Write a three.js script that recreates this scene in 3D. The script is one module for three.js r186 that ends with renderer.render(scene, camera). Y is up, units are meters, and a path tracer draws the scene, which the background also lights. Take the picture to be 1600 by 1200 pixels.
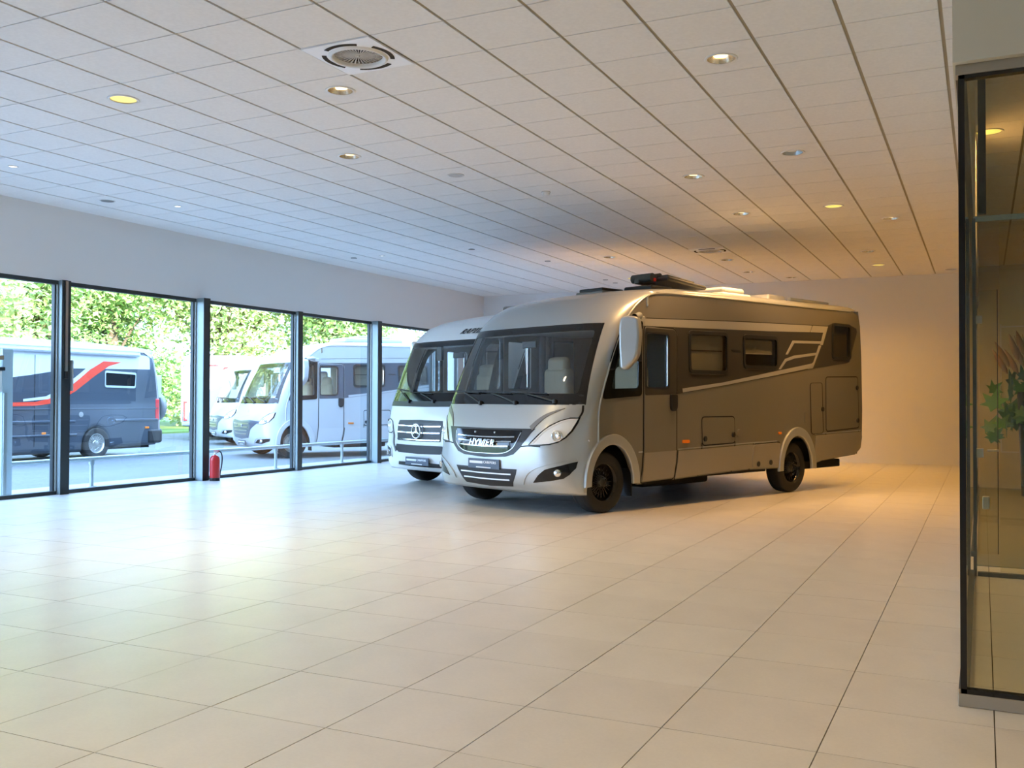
import * as THREE from 'three';
import { RoundedBoxGeometry } from 'three/addons/geometries/RoundedBoxGeometry.js';
import { TextGeometry } from 'three/addons/geometries/TextGeometry.js';
import { FontLoader } from 'three/addons/loaders/FontLoader.js';
import { mergeGeometries, mergeVertices, toCreasedNormals } from 'three/addons/utils/BufferGeometryUtils.js';

// ------------------------------------------------------------------ camera, sky, sun, exposure
const scene = new THREE.Scene();
const camera = new THREE.PerspectiveCamera(43.29, 4 / 3, 0.05, 400);
const EYE = 1.324;
camera.position.set(0, EYE, 0);
camera.rotation.order = 'YXZ';
camera.rotation.set(THREE.MathUtils.degToRad(0.944), THREE.MathUtils.degToRad(25.939), THREE.MathUtils.degToRad(0.181));

const renderer = new THREE.WebGLRenderer({ antialias: true });
renderer.toneMapping = THREE.LinearToneMapping;
renderer.toneMappingExposure = 1.06;
renderer.shadowMap.enabled = true;

const SKY = 9.2, SUN = 22, LAMP = 1.0, GRP = [1.27, 1.5, 1.32, 1];
{ // summer sky: pale at the horizon, blue overhead, thin cloud veils
  const W = 256, H = 128, d = new Float32Array(W * H * 4);
  for (let j = 0; j < H; j++) for (let i = 0; i < W; i++) {
    const el = ((j + 0.5) / H - 0.5) * Math.PI, az = (i / W) * Math.PI * 2, t = Math.max(0, Math.sin(el)) ** 0.6, o = (j * W + i) * 4;
    const veil = 0.5 + 0.5 * Math.sin(az * 3 + Math.sin(el * 9) * 1.3) * Math.sin(el * 14 + Math.cos(az * 2) * 2);
    const c = 0.25 * veil * (1 - t * 0.6);
    d[o] = (el < 0 ? 0.3 : 0.60 - 0.29 * t + c * 0.53);
    d[o + 1] = (el < 0 ? 0.33 : 0.86 - 0.24 * t + c * 0.35);
    d[o + 2] = (el < 0 ? 0.36 : 1.27 - 0.09 * t + c * 0.1);
    d[o + 3] = 1;
  }
  const t = new THREE.DataTexture(d, W, H, THREE.RGBAFormat, THREE.FloatType);
  t.mapping = THREE.EquirectangularReflectionMapping; t.magFilter = THREE.LinearFilter; t.needsUpdate = true;
  scene.background = t;
  scene.backgroundIntensity = SKY;
}
const sun = new THREE.DirectionalLight(new THREE.Color().setRGB(1.0, 0.93, 0.8), SUN);
sun.name = 'sun'; sun.position.set(40, 27, 8); sun.target.position.set(-25, 0, -18);
sun.castShadow = true;
Object.assign(sun.shadow.camera, { left: -60, right: 60, top: 60, bottom: -60, near: 1, far: 200 });
scene.add(sun, sun.target);

// ------------------------------------------------------------------ helpers
let seedv = 7;
const rnd = () => { seedv = (seedv * 1664525 + 1013904223) >>> 0; return seedv / 4294967296; };
const rr = (a, b) => a + (b - a) * rnd();
const lerp = THREE.MathUtils.lerp;
const tab = (xs, ys) => (x) => {
  if (x <= xs[0]) return ys[0];
  for (let i = 1; i < xs.length; i++) if (x <= xs[i]) return lerp(ys[i - 1], ys[i], (x - xs[i - 1]) / (xs[i] - xs[i - 1]));
  return ys[ys.length - 1];
};
function mat(name, rgb, roughness = 0.6, metalness = 0, extra = {}) {
  const m = new THREE.MeshPhysicalMaterial({ roughness, metalness, ...extra });
  m.color.setRGB(...rgb); m.name = name; return m;
}
const used = {};
function numbered(n) { const k = used[n] = (used[n] ?? -1) + 1; return k ? `${n}_${String(k).padStart(3, '0')}` : n; }
const norm = (g) => {
  const q = g.index ? g.toNonIndexed() : g.clone();
  for (const k of Object.keys(q.attributes)) if (!['position', 'normal', 'uv'].includes(k)) q.deleteAttribute(k);
  if (!q.attributes.normal) q.computeVertexNormals();
  if (!q.attributes.uv) q.setAttribute('uv', new THREE.BufferAttribute(new Float32Array(q.attributes.position.count * 2), 2));
  q.groups = []; return q;
};
const merge = (gs) => (gs.length === 1 ? gs[0] : mergeGeometries(gs.map(norm)));
function part(name, g, m, parent, label) {
  const o = new THREE.Mesh(Array.isArray(g) ? merge(g) : g, m);
  o.name = name; o.castShadow = o.receiveShadow = true; if (label) o.userData.label = label;
  parent.add(o); return o;
}
const parts = (name, gs, m, parent) => gs.map((g) => part(name, g, m, parent));
function sub(name, parent, label) { const o = new THREE.Group(); o.name = name; if (label) o.userData.label = label; parent.add(o); return o; }
function thing(name, label, category, pos = [0, 0, 0], turn = 0, group) {
  const o = new THREE.Group(); o.name = numbered(name); o.position.set(...pos); o.rotation.y = turn;
  o.userData = { label, category }; if (group) o.userData.group = group; scene.add(o); return o;
}
function single(name, label, category, g, m, group) { const o = part(numbered(name), g, m, scene); o.userData = { label, category }; if (group) o.userData.group = group; return o; }
function struct(name, g, m) { const o = g ? part(name, g, m, scene) : new THREE.Group(); o.name = name; o.userData.kind = 'structure'; if (!g) scene.add(o); return o; }
const box = (w, h, d, x = 0, y = 0, z = 0, r = 0) => {
  const g = r ? new RoundedBoxGeometry(w, h, d, 2, Math.min(r, w / 2.02, h / 2.02, d / 2.02)) : new THREE.BoxGeometry(w, h, d);
  return g.translate(x, y, z);
};
const boxb = (x0, x1, y0, y1, z0, z1, r = 0) => box(Math.abs(x1 - x0), Math.abs(y1 - y0), Math.abs(z1 - z0), (x0 + x1) / 2, (y0 + y1) / 2, (z0 + z1) / 2, r);
const cyl = (r0, r1, h, x = 0, y = 0, z = 0, seg = 20) => new THREE.CylinderGeometry(r0, r1, h, seg).translate(x, y, z);
const lathe = (pts, seg = 32) => new THREE.LatheGeometry(pts.map((p) => new THREE.Vector2(...p)), seg);
const tube = (pts, r, seg = 24, rad = 8) => new THREE.TubeGeometry(new THREE.CatmullRomCurve3(pts.map((p) => new THREE.Vector3(...p))), seg, r, rad);
const bar = (a, b, r, seg = 8) => {
  const A = new THREE.Vector3(...a), B = new THREE.Vector3(...b), d = B.clone().sub(A), g = new THREE.CylinderGeometry(r, r, d.length(), seg);
  g.applyQuaternion(new THREE.Quaternion().setFromUnitVectors(new THREE.Vector3(0, 1, 0), d.normalize()));
  return g.translate((A.x + B.x) / 2, (A.y + B.y) / 2, (A.z + B.z) / 2);
};
const shapeOf = (pts, holes = []) => {
  const s = new THREE.Shape(pts.map((p) => new THREE.Vector2(...p)));
  for (const h of holes) s.holes.push(new THREE.Path(h.map((p) => new THREE.Vector2(...p))));
  return s;
};
const ext = (shape, depth, bevel = 0, seg = 2) => new THREE.ExtrudeGeometry(shape, { depth, bevelEnabled: bevel > 0, bevelSize: bevel, bevelThickness: bevel, bevelOffset: -bevel, bevelSegments: seg, curveSegments: 16 });
// polygon with rounded corners, as a list of points
function rounded(pts, r, k = 5) {
  const out = [], n = pts.length;
  for (let i = 0; i < n; i++) {
    const p = pts[i], a = pts[(i + n - 1) % n], b = pts[(i + 1) % n];
    const la = Math.hypot(a[0] - p[0], a[1] - p[1]), lb = Math.hypot(b[0] - p[0], b[1] - p[1]), q = Math.min(r, la * 0.48, lb * 0.48);
    const A = [p[0] + (a[0] - p[0]) * q / la, p[1] + (a[1] - p[1]) * q / la], B = [p[0] + (b[0] - p[0]) * q / lb, p[1] + (b[1] - p[1]) * q / lb];
    for (let t = 0; t <= k; t++) { const u = t / k; out.push([0, 1].map((c) => (1 - u) ** 2 * A[c] + 2 * u * (1 - u) * p[c] + u * u * B[c])); }
  }
  return out;
}
function inset(pts, d) { // shrink a roughly convex outline
  const n = pts.length, out = []; let area = 0;
  for (let i = 0; i < n; i++) { const a = pts[i], b = pts[(i + 1) % n]; area += a[0] * b[1] - b[0] * a[1]; }
  const s = Math.sign(area);
  for (let i = 0; i < n; i++) {
    const a = pts[(i + n - 1) % n], p = pts[i], b = pts[(i + 1) % n];
    let t = [b[0] - a[0], b[1] - a[1]]; const l = Math.hypot(...t) || 1;
    out.push([p[0] - s * t[1] / l * d, p[1] + s * t[0] / l * d]);
  }
  return out;
}
function grid(f, nu, nv) { // surface from f(u, v) with u, v in 0..1
  const p = [], uv = [], ix = [];
  for (let j = 0; j <= nv; j++) for (let i = 0; i <= nu; i++) { p.push(...f(i / nu, j / nv)); uv.push(i / nu, j / nv); }
  for (let j = 0; j < nv; j++) for (let i = 0; i < nu; i++) { const a = j * (nu + 1) + i, b = a + 1, c = a + nu + 1, d = c + 1; ix.push(a, b, d, a, d, c); }
  const g = new THREE.BufferGeometry();
  g.setAttribute('position', new THREE.Float32BufferAttribute(p, 3)); g.setAttribute('uv', new THREE.Float32BufferAttribute(uv, 2)); g.setIndex(ix); g.computeVertexNormals(); return g;
}
function noiseTex(size, f, srgb) {
  const d = new Uint8Array(size * size * 4);
  for (let j = 0; j < size; j++) for (let i = 0; i < size; i++) { const v = f(i / size, j / size), o = (j * size + i) * 4; for (let c = 0; c < 3; c++) d[o + c] = Math.max(0, Math.min(255, v[c] ?? v)); d[o + 3] = 255; }
  const t = new THREE.DataTexture(d, size, size); t.wrapS = t.wrapT = THREE.RepeatWrapping; t.magFilter = THREE.LinearFilter; t.minFilter = THREE.LinearMipmapLinearFilter; t.generateMipmaps = true;
  if (srgb) t.colorSpace = THREE.SRGBColorSpace; t.needsUpdate = true; return t;
}
const hash = (x, y) => { const s = Math.sin(x * 127.1 + y * 311.7) * 43758.5453; return s - Math.floor(s); };
const vnoise = (x, y, p) => { // periodic value noise
  const xi = Math.floor(x), yi = Math.floor(y), xf = x - xi, yf = y - yi, u = xf * xf * (3 - 2 * xf), v = yf * yf * (3 - 2 * yf), w = (k) => ((k % p) + p) % p;
  return lerp(lerp(hash(w(xi), w(yi)), hash(w(xi + 1), w(yi)), u), lerp(hash(w(xi), w(yi + 1)), hash(w(xi + 1), w(yi + 1)), u), v);
};
const font = await new FontLoader().loadAsync('fonts/droid/droid_sans_bold.typeface.json');
function textGeo(str, size, depth, slant = 0, width) {
  const g = new TextGeometry(str, { font, size, depth, curveSegments: 3, bevelEnabled: false });
  g.computeBoundingBox(); const b = g.boundingBox, w = b.max.x - b.min.x;
  g.translate(-(b.min.x + b.max.x) / 2, -b.min.y, 0);
  if (width) g.scale(width / w, 1, 1);
  const p = g.attributes.position; for (let i = 0; i < p.count; i++) p.setX(i, p.getX(i) + slant * p.getY(i));
  return g;
}

// ------------------------------------------------------------------ materials
const M = {};
M.wall = mat('wall paint', [0.81, 0.805, 0.79], 0.85);
M.bulk = mat('beige paint', [0.70, 0.66, 0.54], 0.85);
M.slab = mat('ceiling void', [0.34, 0.30, 0.22], 0.95);
M.rail = mat('ceiling rail', [0.38, 0.34, 0.25], 0.6);
M.grout = mat('grout', [0.10, 0.085, 0.065], 0.9);
M.alu = mat('blue grey aluminium', [0.30, 0.37, 0.39], 0.4, 0.35);
M.aluLight = mat('light aluminium', [0.55, 0.60, 0.60], 0.35, 0.5);
M.aluDark = mat('dark window profile', [0.035, 0.045, 0.05], 0.4, 0.3);
M.glass = mat('window glass', [0.975, 0.99, 0.985], 0, 0, { transmission: 1, thickness: 0, ior: 1.4 });
M.tint = mat('green tinted glass', [0.95, 0.945, 0.86], 0, 0, { transmission: 1, thickness: 0, ior: 1.5 });
M.black = mat('black trim', [0.012, 0.012, 0.013], 0.45);
M.blackGloss = mat('black gloss', [0.006, 0.006, 0.007], 0.08);
M.rubber = mat('tyre rubber', [0.018, 0.017, 0.016], 0.75);
M.dark = mat('dark underside', [0.008, 0.008, 0.008], 0.9);
M.chrome = mat('chrome', [0.85, 0.86, 0.86], 0.12, 1);
M.steel = mat('brushed steel', [0.55, 0.55, 0.53], 0.3, 1);
M.galv = mat('galvanised steel', [0.36, 0.42, 0.43], 0.45, 0.7);
M.white = mat('white plastic', [0.82, 0.82, 0.81], 0.4);
M.cream = mat('cream leather', [0.66, 0.54, 0.36], 0.6);
M.bulbWarm = mat('warm bulb', [1, 0.9, 0.7], 0.4); M.bulbWarm.emissive.setRGB(1, 0.72, 0.32); M.bulbWarm.emissiveIntensity = 2.6;
M.opal = mat('lit opal diffuser', [0.35, 0.28, 0.10], 0.4); M.opal.emissive.setRGB(1, 0.78, 0.17); M.opal.emissiveIntensity = 1.1;
M.bowl = mat('warm satin reflector', [0.74, 0.66, 0.54], 0.18, 0.85);
M.led = mat('small white led', [1, 1, 1], 0.4); M.led.emissive.setRGB(1, 0.98, 0.92); M.led.emissiveIntensity = 3;
M.red = mat('red enamel', [0.62, 0.012, 0.015], 0.3, 0, { clearcoat: 0.6 });
M.asphalt = mat('pale paving', [0.20, 0.198, 0.19], 0.95);
M.lawn = mat('lawn', [0.16, 0.24, 0.05], 0.95);
M.bark = mat('bark', [0.12, 0.09, 0.06], 0.95);

// ------------------------------------------------------------------ the room
const XL = -11.49, XR = -0.09, ZB = -21.9, ZF = 7, XE = 8, CE = 3.968, ZG = -4.67, ZI = -8.17;
const DEG = Math.PI / 180;
{
  const fl = struct('floor', boxb(XL - 0.15, XE, -0.3, -0.011, ZB - 0.2, ZF), M.grout);
  const speck = noiseTex(256, (u, v) => 236 + 7 * vnoise(u * 5, v * 5, 5) + 5 * vnoise(u * 64, v * 64, 64) - 4 * vnoise(u * 2, v * 2, 2), true);
  const rough = noiseTex(256, (u, v) => 185 + 24 * vnoise(u * 6, v * 6, 6) + 12 * vnoise(u * 40, v * 40, 40));
  const tones = [[0.765, 0.73, 0.67], [0.75, 0.715, 0.655], [0.78, 0.745, 0.685], [0.755, 0.715, 0.66]].map((c, k) => mat('porcelain floor tile', c, 0.38, 0, { map: speck, roughnessMap: rough, ior: 1.7 }));
  const T = 0.6068, gap = 0.0045, g0 = box(T - gap, 0.011, T - gap, 0, -0.0055, 0);
  const cells = [];
  camera.updateMatrixWorld(); camera.updateProjectionMatrix();
  const pv = new THREE.Vector3();
  const ix0 = Math.floor((XL + 3.603) / T) , ix1 = Math.ceil((XE + 3.603) / T), iz0 = Math.floor((-ZF - 3.202) / T), iz1 = Math.ceil((-ZB - 3.202) / T);
  for (let i = ix0; i < ix1; i++) for (let j = iz0; j < iz1; j++) {
    let x0 = -3.603 + i * T, x1 = x0 + T, za = -3.202 - j * T, zb = za - T;
    x0 = Math.max(x0, XL - 0.02); x1 = Math.min(x1, XE); za = Math.min(za, ZF); zb = Math.max(zb, ZB);
    if (x1 - x0 < 0.03 || za - zb < 0.03) continue;
    const cx = (x0 + x1) / 2, cz = (za + zb) / 2, full = x1 - x0 > T - 0.001 && za - zb > T - 0.001;
    let best = 0;
    for (const [px, pz] of [[x0, za], [x1, za], [x0, zb], [x1, zb], [cx, cz]]) { pv.set(px, 0, pz).project(camera); const d = Math.hypot(px, pz); if (pv.z < 1 && Math.abs(pv.x) < 1 && Math.abs(pv.y) < 1 && pz < 0) best = Math.max(best, 1 / d ** 3); }
    if (cx > XR + 0.3 && cz < ZG - 3) best *= 0.02;
    cells.push({ x0, x1, za, zb, cx, cz, full, best });
  }
  cells.sort((a, b) => b.best - a.best);
  const rest = [];
  cells.forEach((c, k) => {
    const g = c.full ? g0 : box(c.x1 - c.x0 - gap, 0.011, c.za - c.zb - gap, 0, -0.0055, 0);
    if (k < 300) { const o = part('floor_tile', g, tones[Math.floor(rnd() * 4)], fl); o.position.set(c.cx, -0.0008 * rnd(), c.cz); } else rest.push(g.clone().translate(c.cx, 0, c.cz));
  });
  const o = part('floor_tile_field', rest, tones[0], fl); o.userData.kind = 'stuff';
}
// ceiling tiles 0.625 m with carrier rails along the room; lamps and units sit in the tiles
const cellX = (i) => -5.871 + 0.625 * i, cellZ = (j) => -(4.568 + 0.628 * j);
const mid = (i, j) => [cellX(i + 0.5), cellZ(j + 0.5)];
const holed = new Map(); // 'i,j' -> radius (0: tile left out)
const LAMPS = [ // i, j, kind, lit
  [-2, 2, 'opal', 1, 'round opal ceiling light glowing yellow, large, over the open floor by the windows'],
  [6, 14, 'opal', 1, 'round opal ceiling light glowing yellow above the rear half of the silver motorhome'],
  [6, 24, 'opal', 1, 'round opal ceiling light glowing yellow close to the back wall and the glass partition'],
  [-2, 24, 'opal', 1, 'round opal ceiling light just above the roof of the silver motorhome'],
  [1, 3, 'twin', 1, 'recessed downlight with two bulbs just below the large round ceiling air unit'],
  [-1, 6, 'twin', 1, 'recessed twin downlight with silver reflector between the air unit and the windows'],
  [6, 4, 'twin', 1, 'recessed twin downlight over the foremost floor, two warm bulbs in a chrome bowl'],
  [6, 9, 'twin', 0, 'unlit recessed downlight with a dark bowl behind the one with two warm bulbs'],
  [4, 10, 'twin', 1, 'recessed twin downlight between the unlit downlight and the smoke detector'],
  [4, 14, 'twin', 1, 'recessed twin downlight in the orange glow in front of the far air unit'],
  [7, 16, 'twin', 1, 'slim recessed twin downlight next to the glass partition, beyond the opal light'],
  [2, 21, 'twin', 1, 'recessed twin downlight just behind the far round air unit'],
  [2, 24, 'twin', 1, 'recessed twin downlight second behind the far round air unit'],
  [6, 21, 'twin', 1, 'recessed twin downlight in front of the opal light by the back wall'],
  [3, 26, 'twin', 1, 'recessed twin downlight at the back wall above the middle of the motorhome roof'],
  [-1, 19, 'twin', 1, 'recessed twin downlight in the orange glow over the motorhome windscreens'],
  [8, 26, 'twin', 0, 'recessed twin downlight in the far corner by the glass partition'],
  [-7, 4, 'spot', 1, 'small white spotlight over the first window'],
  [-7, 8, 'spot', 1, 'small white spotlight over the second window'],
  [-7, 16, 'spot', 1, 'tiny white spotlight far along the row over the windows'],
  [-8, 16, 'spot', 0, 'tiny unlit spotlight beside the far white one over the windows'],
  [-4, 16, 'spot', 0, 'small dark spotlight between the smoke detector and the windows'],
  [-3, 19, 'spot', 0, 'small dark spotlight above the white motorhome'],
  [-3, 24, 'spot', 0, 'dark spotlight in the far ceiling before the motorhome roof hatch'],
  [-3, 25, 'spot', 0, 'second dark spotlight in the far ceiling, closest to the roof hatch'],
  [9, 9, 'opal', 1, 'round opal ceiling light glowing yellow inside the glass office'],
  // out of view: lamps added to fill the hall with light
  [6, -9, 'opal', 1, 'added fill lamp, round opal, over the unseen front of the hall, by the side wall'], [-2, -9, 'opal', 1, 'added fill lamp, round opal, over the unseen front of the hall, by the windows'],
  [2, -8, 'twin', 1, 'added fill lamp, recessed twin, over the unseen front of the hall, in the middle'], [6, -3, 'twin', 1, 'added fill lamp, recessed twin, over the unseen front of the hall, by the office'], [13, -4, 'twin', 1, 'added fill lamp, recessed twin, over the unseen front of the hall, by the far side wall'],
];
for (const [i, j, k] of LAMPS) holed.set(i + ',' + j, k === 'spot' ? 0.045 : 0.115);
holed.set('2,2', 0); holed.set('2,19', 0);
{
  const ce = struct('ceiling', boxb(XL - 0.35, XE + 0.2, CE + 0.16, CE + 0.5, ZB - 0.2, ZF + 0.2), M.slab);
  const tone = noiseTex(128, (u, v) => 243 + 6 * vnoise(u * 32, v * 32, 32) + 2 * vnoise(u * 4, v * 4, 4), true);
  const tm = mat('mineral ceiling tile', [0.90, 0.895, 0.885], 0.9, 0, { map: tone });
  const TX = 0.599, TZ = 0.618, full = box(TX, 0.018, TZ, 0, 0.009, 0);
  const ring = {};
  const holedTile = (r) => ring[r] ??= ext(shapeOf([[-TX / 2, -TZ / 2], [TX / 2, -TZ / 2], [TX / 2, TZ / 2], [-TX / 2, TZ / 2]], [Array.from({ length: 28 }, (_, k) => [r * Math.cos(k / 14 * Math.PI), -r * Math.sin(k / 14 * Math.PI)])]), 0.018).rotateX(Math.PI / 2).translate(0, 0.018, 0);
  const cells = [], pv = new THREE.Vector3();
  for (let i = -9; i < 23; i++) for (let j = -19; j < 28; j++) {
    const h = holed.get(i + ',' + j); if (h === 0) continue;
    const a = Math.max(cellX(i), XL), b = Math.min(cellX(i + 1), XE), c = Math.min(cellZ(j), ZF), d = Math.max(cellZ(j + 1), ZB);
    if (b - a < 0.05 || c - d < 0.02) continue;
    const cx = (a + b) / 2, cz = (c + d) / 2; let best = 0;
    for (const [px, pz] of [[a, c], [b, c], [a, d], [b, d], [cx, cz]]) { pv.set(px, CE, pz).project(camera); if (pv.z < 1 && Math.abs(pv.x) < 1 && Math.abs(pv.y) < 1 && pz < 0) best = Math.max(best, 1 / Math.hypot(px, CE - EYE, pz) ** 3); }
    if (cx > XR && cz < ZG) best *= 0.02;
    const isFull = b - a > 0.62 && c - d > 0.62;
    cells.push({ g: h ? holedTile(h) : isFull ? full : box(Math.max(0.02, b - a - 0.026), 0.018, Math.max(0.01, c - d - 0.004), 0, 0.009, 0), cx, cz, best });
  }
  cells.sort((a, b) => b.best - a.best);
  const rest = [];
  cells.forEach((c, k) => { if (k < 300) part('ceiling_tile', c.g, tm, ce).position.set(c.cx, CE, c.cz); else rest.push(norm(c.g).translate(c.cx, CE, c.cz)); });
  const f = part('ceiling_tile_field', rest, tm, ce); f.userData.kind = 'stuff';
  for (let i = -9; i < 23; i++) { const x = cellX(i); if (x > XL + 0.02 && x < XE) part('ceiling_rail', boxb(x - 0.018, x + 0.018, CE + 0.010, CE + 0.05, ZB, ZF), M.rail, ce); }
}
// walls
struct('wall_back', boxb(XL - 0.3, XE + 0.2, -0.3, CE + 0.2, ZB - 0.25, ZB), M.wall);
struct('wall_front', boxb(XL - 0.3, XE + 0.2, -0.3, CE + 0.2, ZF, ZF + 0.25), M.wall);
struct('wall_side', boxb(XE, XE + 0.25, -0.3, CE + 0.2, ZB, ZF), M.wall);
struct('wall_left', [boxb(XL - 0.28, XL + 0.02, 2.955, CE + 0.2, ZB, ZF), boxb(XL - 0.28, XL + 0.02, -0.3, 2.955, ZB, -20.6), boxb(XL - 0.28, XL + 0.02, -0.3, 2.955, 5.8, ZF), boxb(XL - 0.28, XL - 0.02, -0.3, -0.005, -20.6, 5.8)], M.wall);
struct('trim_1', boxb(XL - 0.4, XE + 0.3, CE + 0.5, 5.6, ZB - 0.25, ZF + 0.25), M.wall); // roof parapet over the hall
// left windows: panes between posts, all down to the floor
{
  const posts = [[-9.42, -9.27, 0.07], [-12.03, -11.88, 0.16], [-14.55, -14.41, 0.06], [-17.05, -16.90, 0.16], [-19.55, -19.42, 0.06], [-6.98, -6.83, 0.16], [-4.42, -4.28, 0.06], [-1.88, -1.73, 0.16], [0.65, 0.79, 0.06], [3.2, 3.35, 0.16]];
  const zs = posts.slice().sort((a, b) => a[0] - b[0]);
  let lo = -20.6, n = 0;
  const edges = []; for (const p of zs) { edges.push([lo, p[0]]); lo = p[1]; } edges.push([lo, 5.8]);
  for (const [a, b] of edges) {
    const w = struct('window_' + (++n));
    part('window_frame', [boxb(XL - 0.09, XL, 0, 0.05, a, b), boxb(XL - 0.09, XL, 2.9, 2.958, a, b), boxb(XL - 0.08, XL - 0.02, 0.05, 2.9, a, a + 0.045), boxb(XL - 0.08, XL - 0.02, 0.05, 2.9, b - 0.045, b)], M.aluDark, w);
    parts('window_bead', [boxb(XL - 0.02, XL + 0.004, 0.05, 2.9, a + 0.008, a + 0.022), boxb(XL - 0.02, XL + 0.004, 0.05, 2.9, b - 0.022, b - 0.008)], M.aluLight, w);
    part('window_pane', boxb(XL - 0.055, XL - 0.053, 0.04, 2.91, a + 0.03, b - 0.03).deleteAttribute('uv'), M.glass, w);
  }
  n = 1;
  for (const [a, b, pr] of posts) {
    const t = struct('trim_' + (++n));
    part('window_post', boxb(XL - 0.1, XL + pr, 0, 2.962, a, b, 0.006), M.alu, t);
    part('post_shade_face', boxb(XL + pr - 0.004, XL + pr + 0.006, 0, 2.962, a + 0.004, b - 0.004, 0.002), M.aluDark, t);  // dark sheet painting the shade on the room face of the backlit post
    if (a === -9.42) { // sliding door meeting post with its pull handle
      part('draught_strip', boxb(XL + pr + 0.004, XL + pr + 0.02, 1.68, 2.95, a + 0.06, a + 0.10), M.steel, t);
      part('latch', boxb(XL + pr + 0.004, XL + pr + 0.035, 1.60, 1.70, a + 0.055, a + 0.105, 0.006), M.black, t);
      part('door_handle', [boxb(XL + 0.03, XL + 0.09, 1.43, 1.86, a - 0.04, a - 0.012, 0.008)], M.aluLight, t);
    }
  }
}

// ------------------------------------------------------------------ motorhome builder
// local axes: +z forward, +x the driver's side, origin on the ground under the front axle
const HALF = 1.26;
const rimCurve = tab([0.3, 0.56, 0.77, 0.85, 0.98, 1.22, 1.48, 1.81, 2.04, 2.24, 2.38, 2.5, 2.59, 2.64], [0.38, 0.31, 0.2, 0.19, 0.195, 0.18, 0.10, -0.03, -0.14, -0.25, -0.37, -0.51, -0.66, -0.85]);
const powCurve = tab([0.3, 1.0, 1.27, 2.22, 2.5, 2.65], [3.2, 4, 5, 4.5, 3.2, 2.6]);
const cornerX = tab([1.27, 2.22], [1.215, 1.15]);
function frontShape(ys, zsx) {
  const zf = tab(ys, zsx);
  const z = (x, y) => { const r = Math.min(1, Math.abs(x) / HALF); return rimCurve(y) + (zf(y) - rimCurve(y)) * Math.sqrt(Math.max(0, 1 - r ** powCurve(y))); };
  return { zf, z };
}
const frontA = frontShape([0.24, 0.30, 0.36, 0.50, 0.65, 0.82, 0.98, 1.12, 1.27, 1.6, 1.9, 2.22, 2.35, 2.48, 2.6, 2.66], [0.70, 0.76, 0.80, 0.835, 0.845, 0.84, 0.785, 0.71, 0.62, 0.465, 0.31, 0.13, 0.03, -0.13, -0.37, -0.60]);
const frontB = frontShape([0.24, 0.30, 0.36, 0.50, 0.65, 0.82, 0.98, 1.12, 1.27, 1.6, 1.9, 2.22, 2.35, 2.48, 2.6, 2.66], [0.74, 0.80, 0.84, 0.875, 0.885, 0.88, 0.85, 0.80, 0.74, 0.62, 0.50, 0.34, 0.24, 0.08, -0.25, -0.55]);

// a patch lying on the front surface: outline in (x, y), lifted by off, with a rim that sinks below the surface
function frontPatch(S, outline, holes = [], off = 0.006, L = 0.07) {
  const shape = shapeOf(outline, holes), { shape: o, holes: hs } = shape.extractPoints(1);
  const tri = THREE.ShapeUtils.triangulateShape(o, hs), all = [o, ...hs].flat().map((p) => [p.x, p.y]);
  let T = tri.map((t) => t.map((i) => all[i]));
  const len = (a, b) => Math.hypot(a[0] - b[0], a[1] - b[1]), m = (a, b) => [(a[0] + b[0]) / 2, (a[1] + b[1]) / 2];
  for (let it = 0; it < 6; it++) {
    const N = []; let split = false;
    for (const [a, b, c] of T) {
      const s = [len(a, b) > L, len(b, c) > L, len(c, a) > L], k = s.filter(Boolean).length;
      if (!k) { N.push([a, b, c]); continue; }
      split = true; const ab = m(a, b), bc = m(b, c), ca = m(c, a);
      if (k === 3) N.push([a, ab, ca], [ab, b, bc], [ca, bc, c], [ab, bc, ca]);
      else if (k === 1) { if (s[0]) N.push([a, ab, c], [ab, b, c]); else if (s[1]) N.push([a, b, bc], [a, bc, c]); else N.push([a, b, ca], [ca, b, c]); }
      else if (!s[0]) N.push([a, b, bc], [a, bc, ca], [ca, bc, c]);
      else if (!s[1]) N.push([b, c, ca], [b, ca, ab], [ab, ca, a]);
      else N.push([c, a, ab], [c, ab, bc], [bc, ab, b]);
    }
    T = N; if (!split) break;
  }
  const P = [], area = (t) => (t[1][0] - t[0][0]) * (t[2][1] - t[0][1]) - (t[2][0] - t[0][0]) * (t[1][1] - t[0][1]);
  for (const t of T) for (const p of area(t) > 0 ? t : [t[0], t[2], t[1]]) P.push(p[0], p[1], S.z(...p) + off);
  const top = new THREE.BufferGeometry(); top.setAttribute('position', new THREE.Float32BufferAttribute(P, 3));
  const topI = mergeVertices(top); topI.computeVertexNormals();
  const R = [];
  for (const loop of [o, ...hs]) for (let i = 0; i < loop.length; i++) {
    const a = loop[i], b = loop[(i + 1) % loop.length], n = Math.max(1, Math.ceil(Math.hypot(a.x - b.x, a.y - b.y) / L));
    for (let k = 0; k < n; k++) {
      const p = [lerp(a.x, b.x, k / n), lerp(a.y, b.y, k / n)], q = [lerp(a.x, b.x, (k + 1) / n), lerp(a.y, b.y, (k + 1) / n)], zp = S.z(...p), zq = S.z(...q);
      R.push(...p, zp + off, ...p, zp - 0.012, ...q, zq - 0.012, ...p, zp + off, ...q, zq - 0.012, ...q, zq + off);
    }
  }
  const rim = new THREE.BufferGeometry(); rim.setAttribute('position', new THREE.Float32BufferAttribute(R, 3)); rim.computeVertexNormals();
  return mergeGeometries([norm(topI), norm(rim)]);
}
const flipX = (pts) => pts.map(([x, y]) => [-x, y]).reverse();
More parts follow.
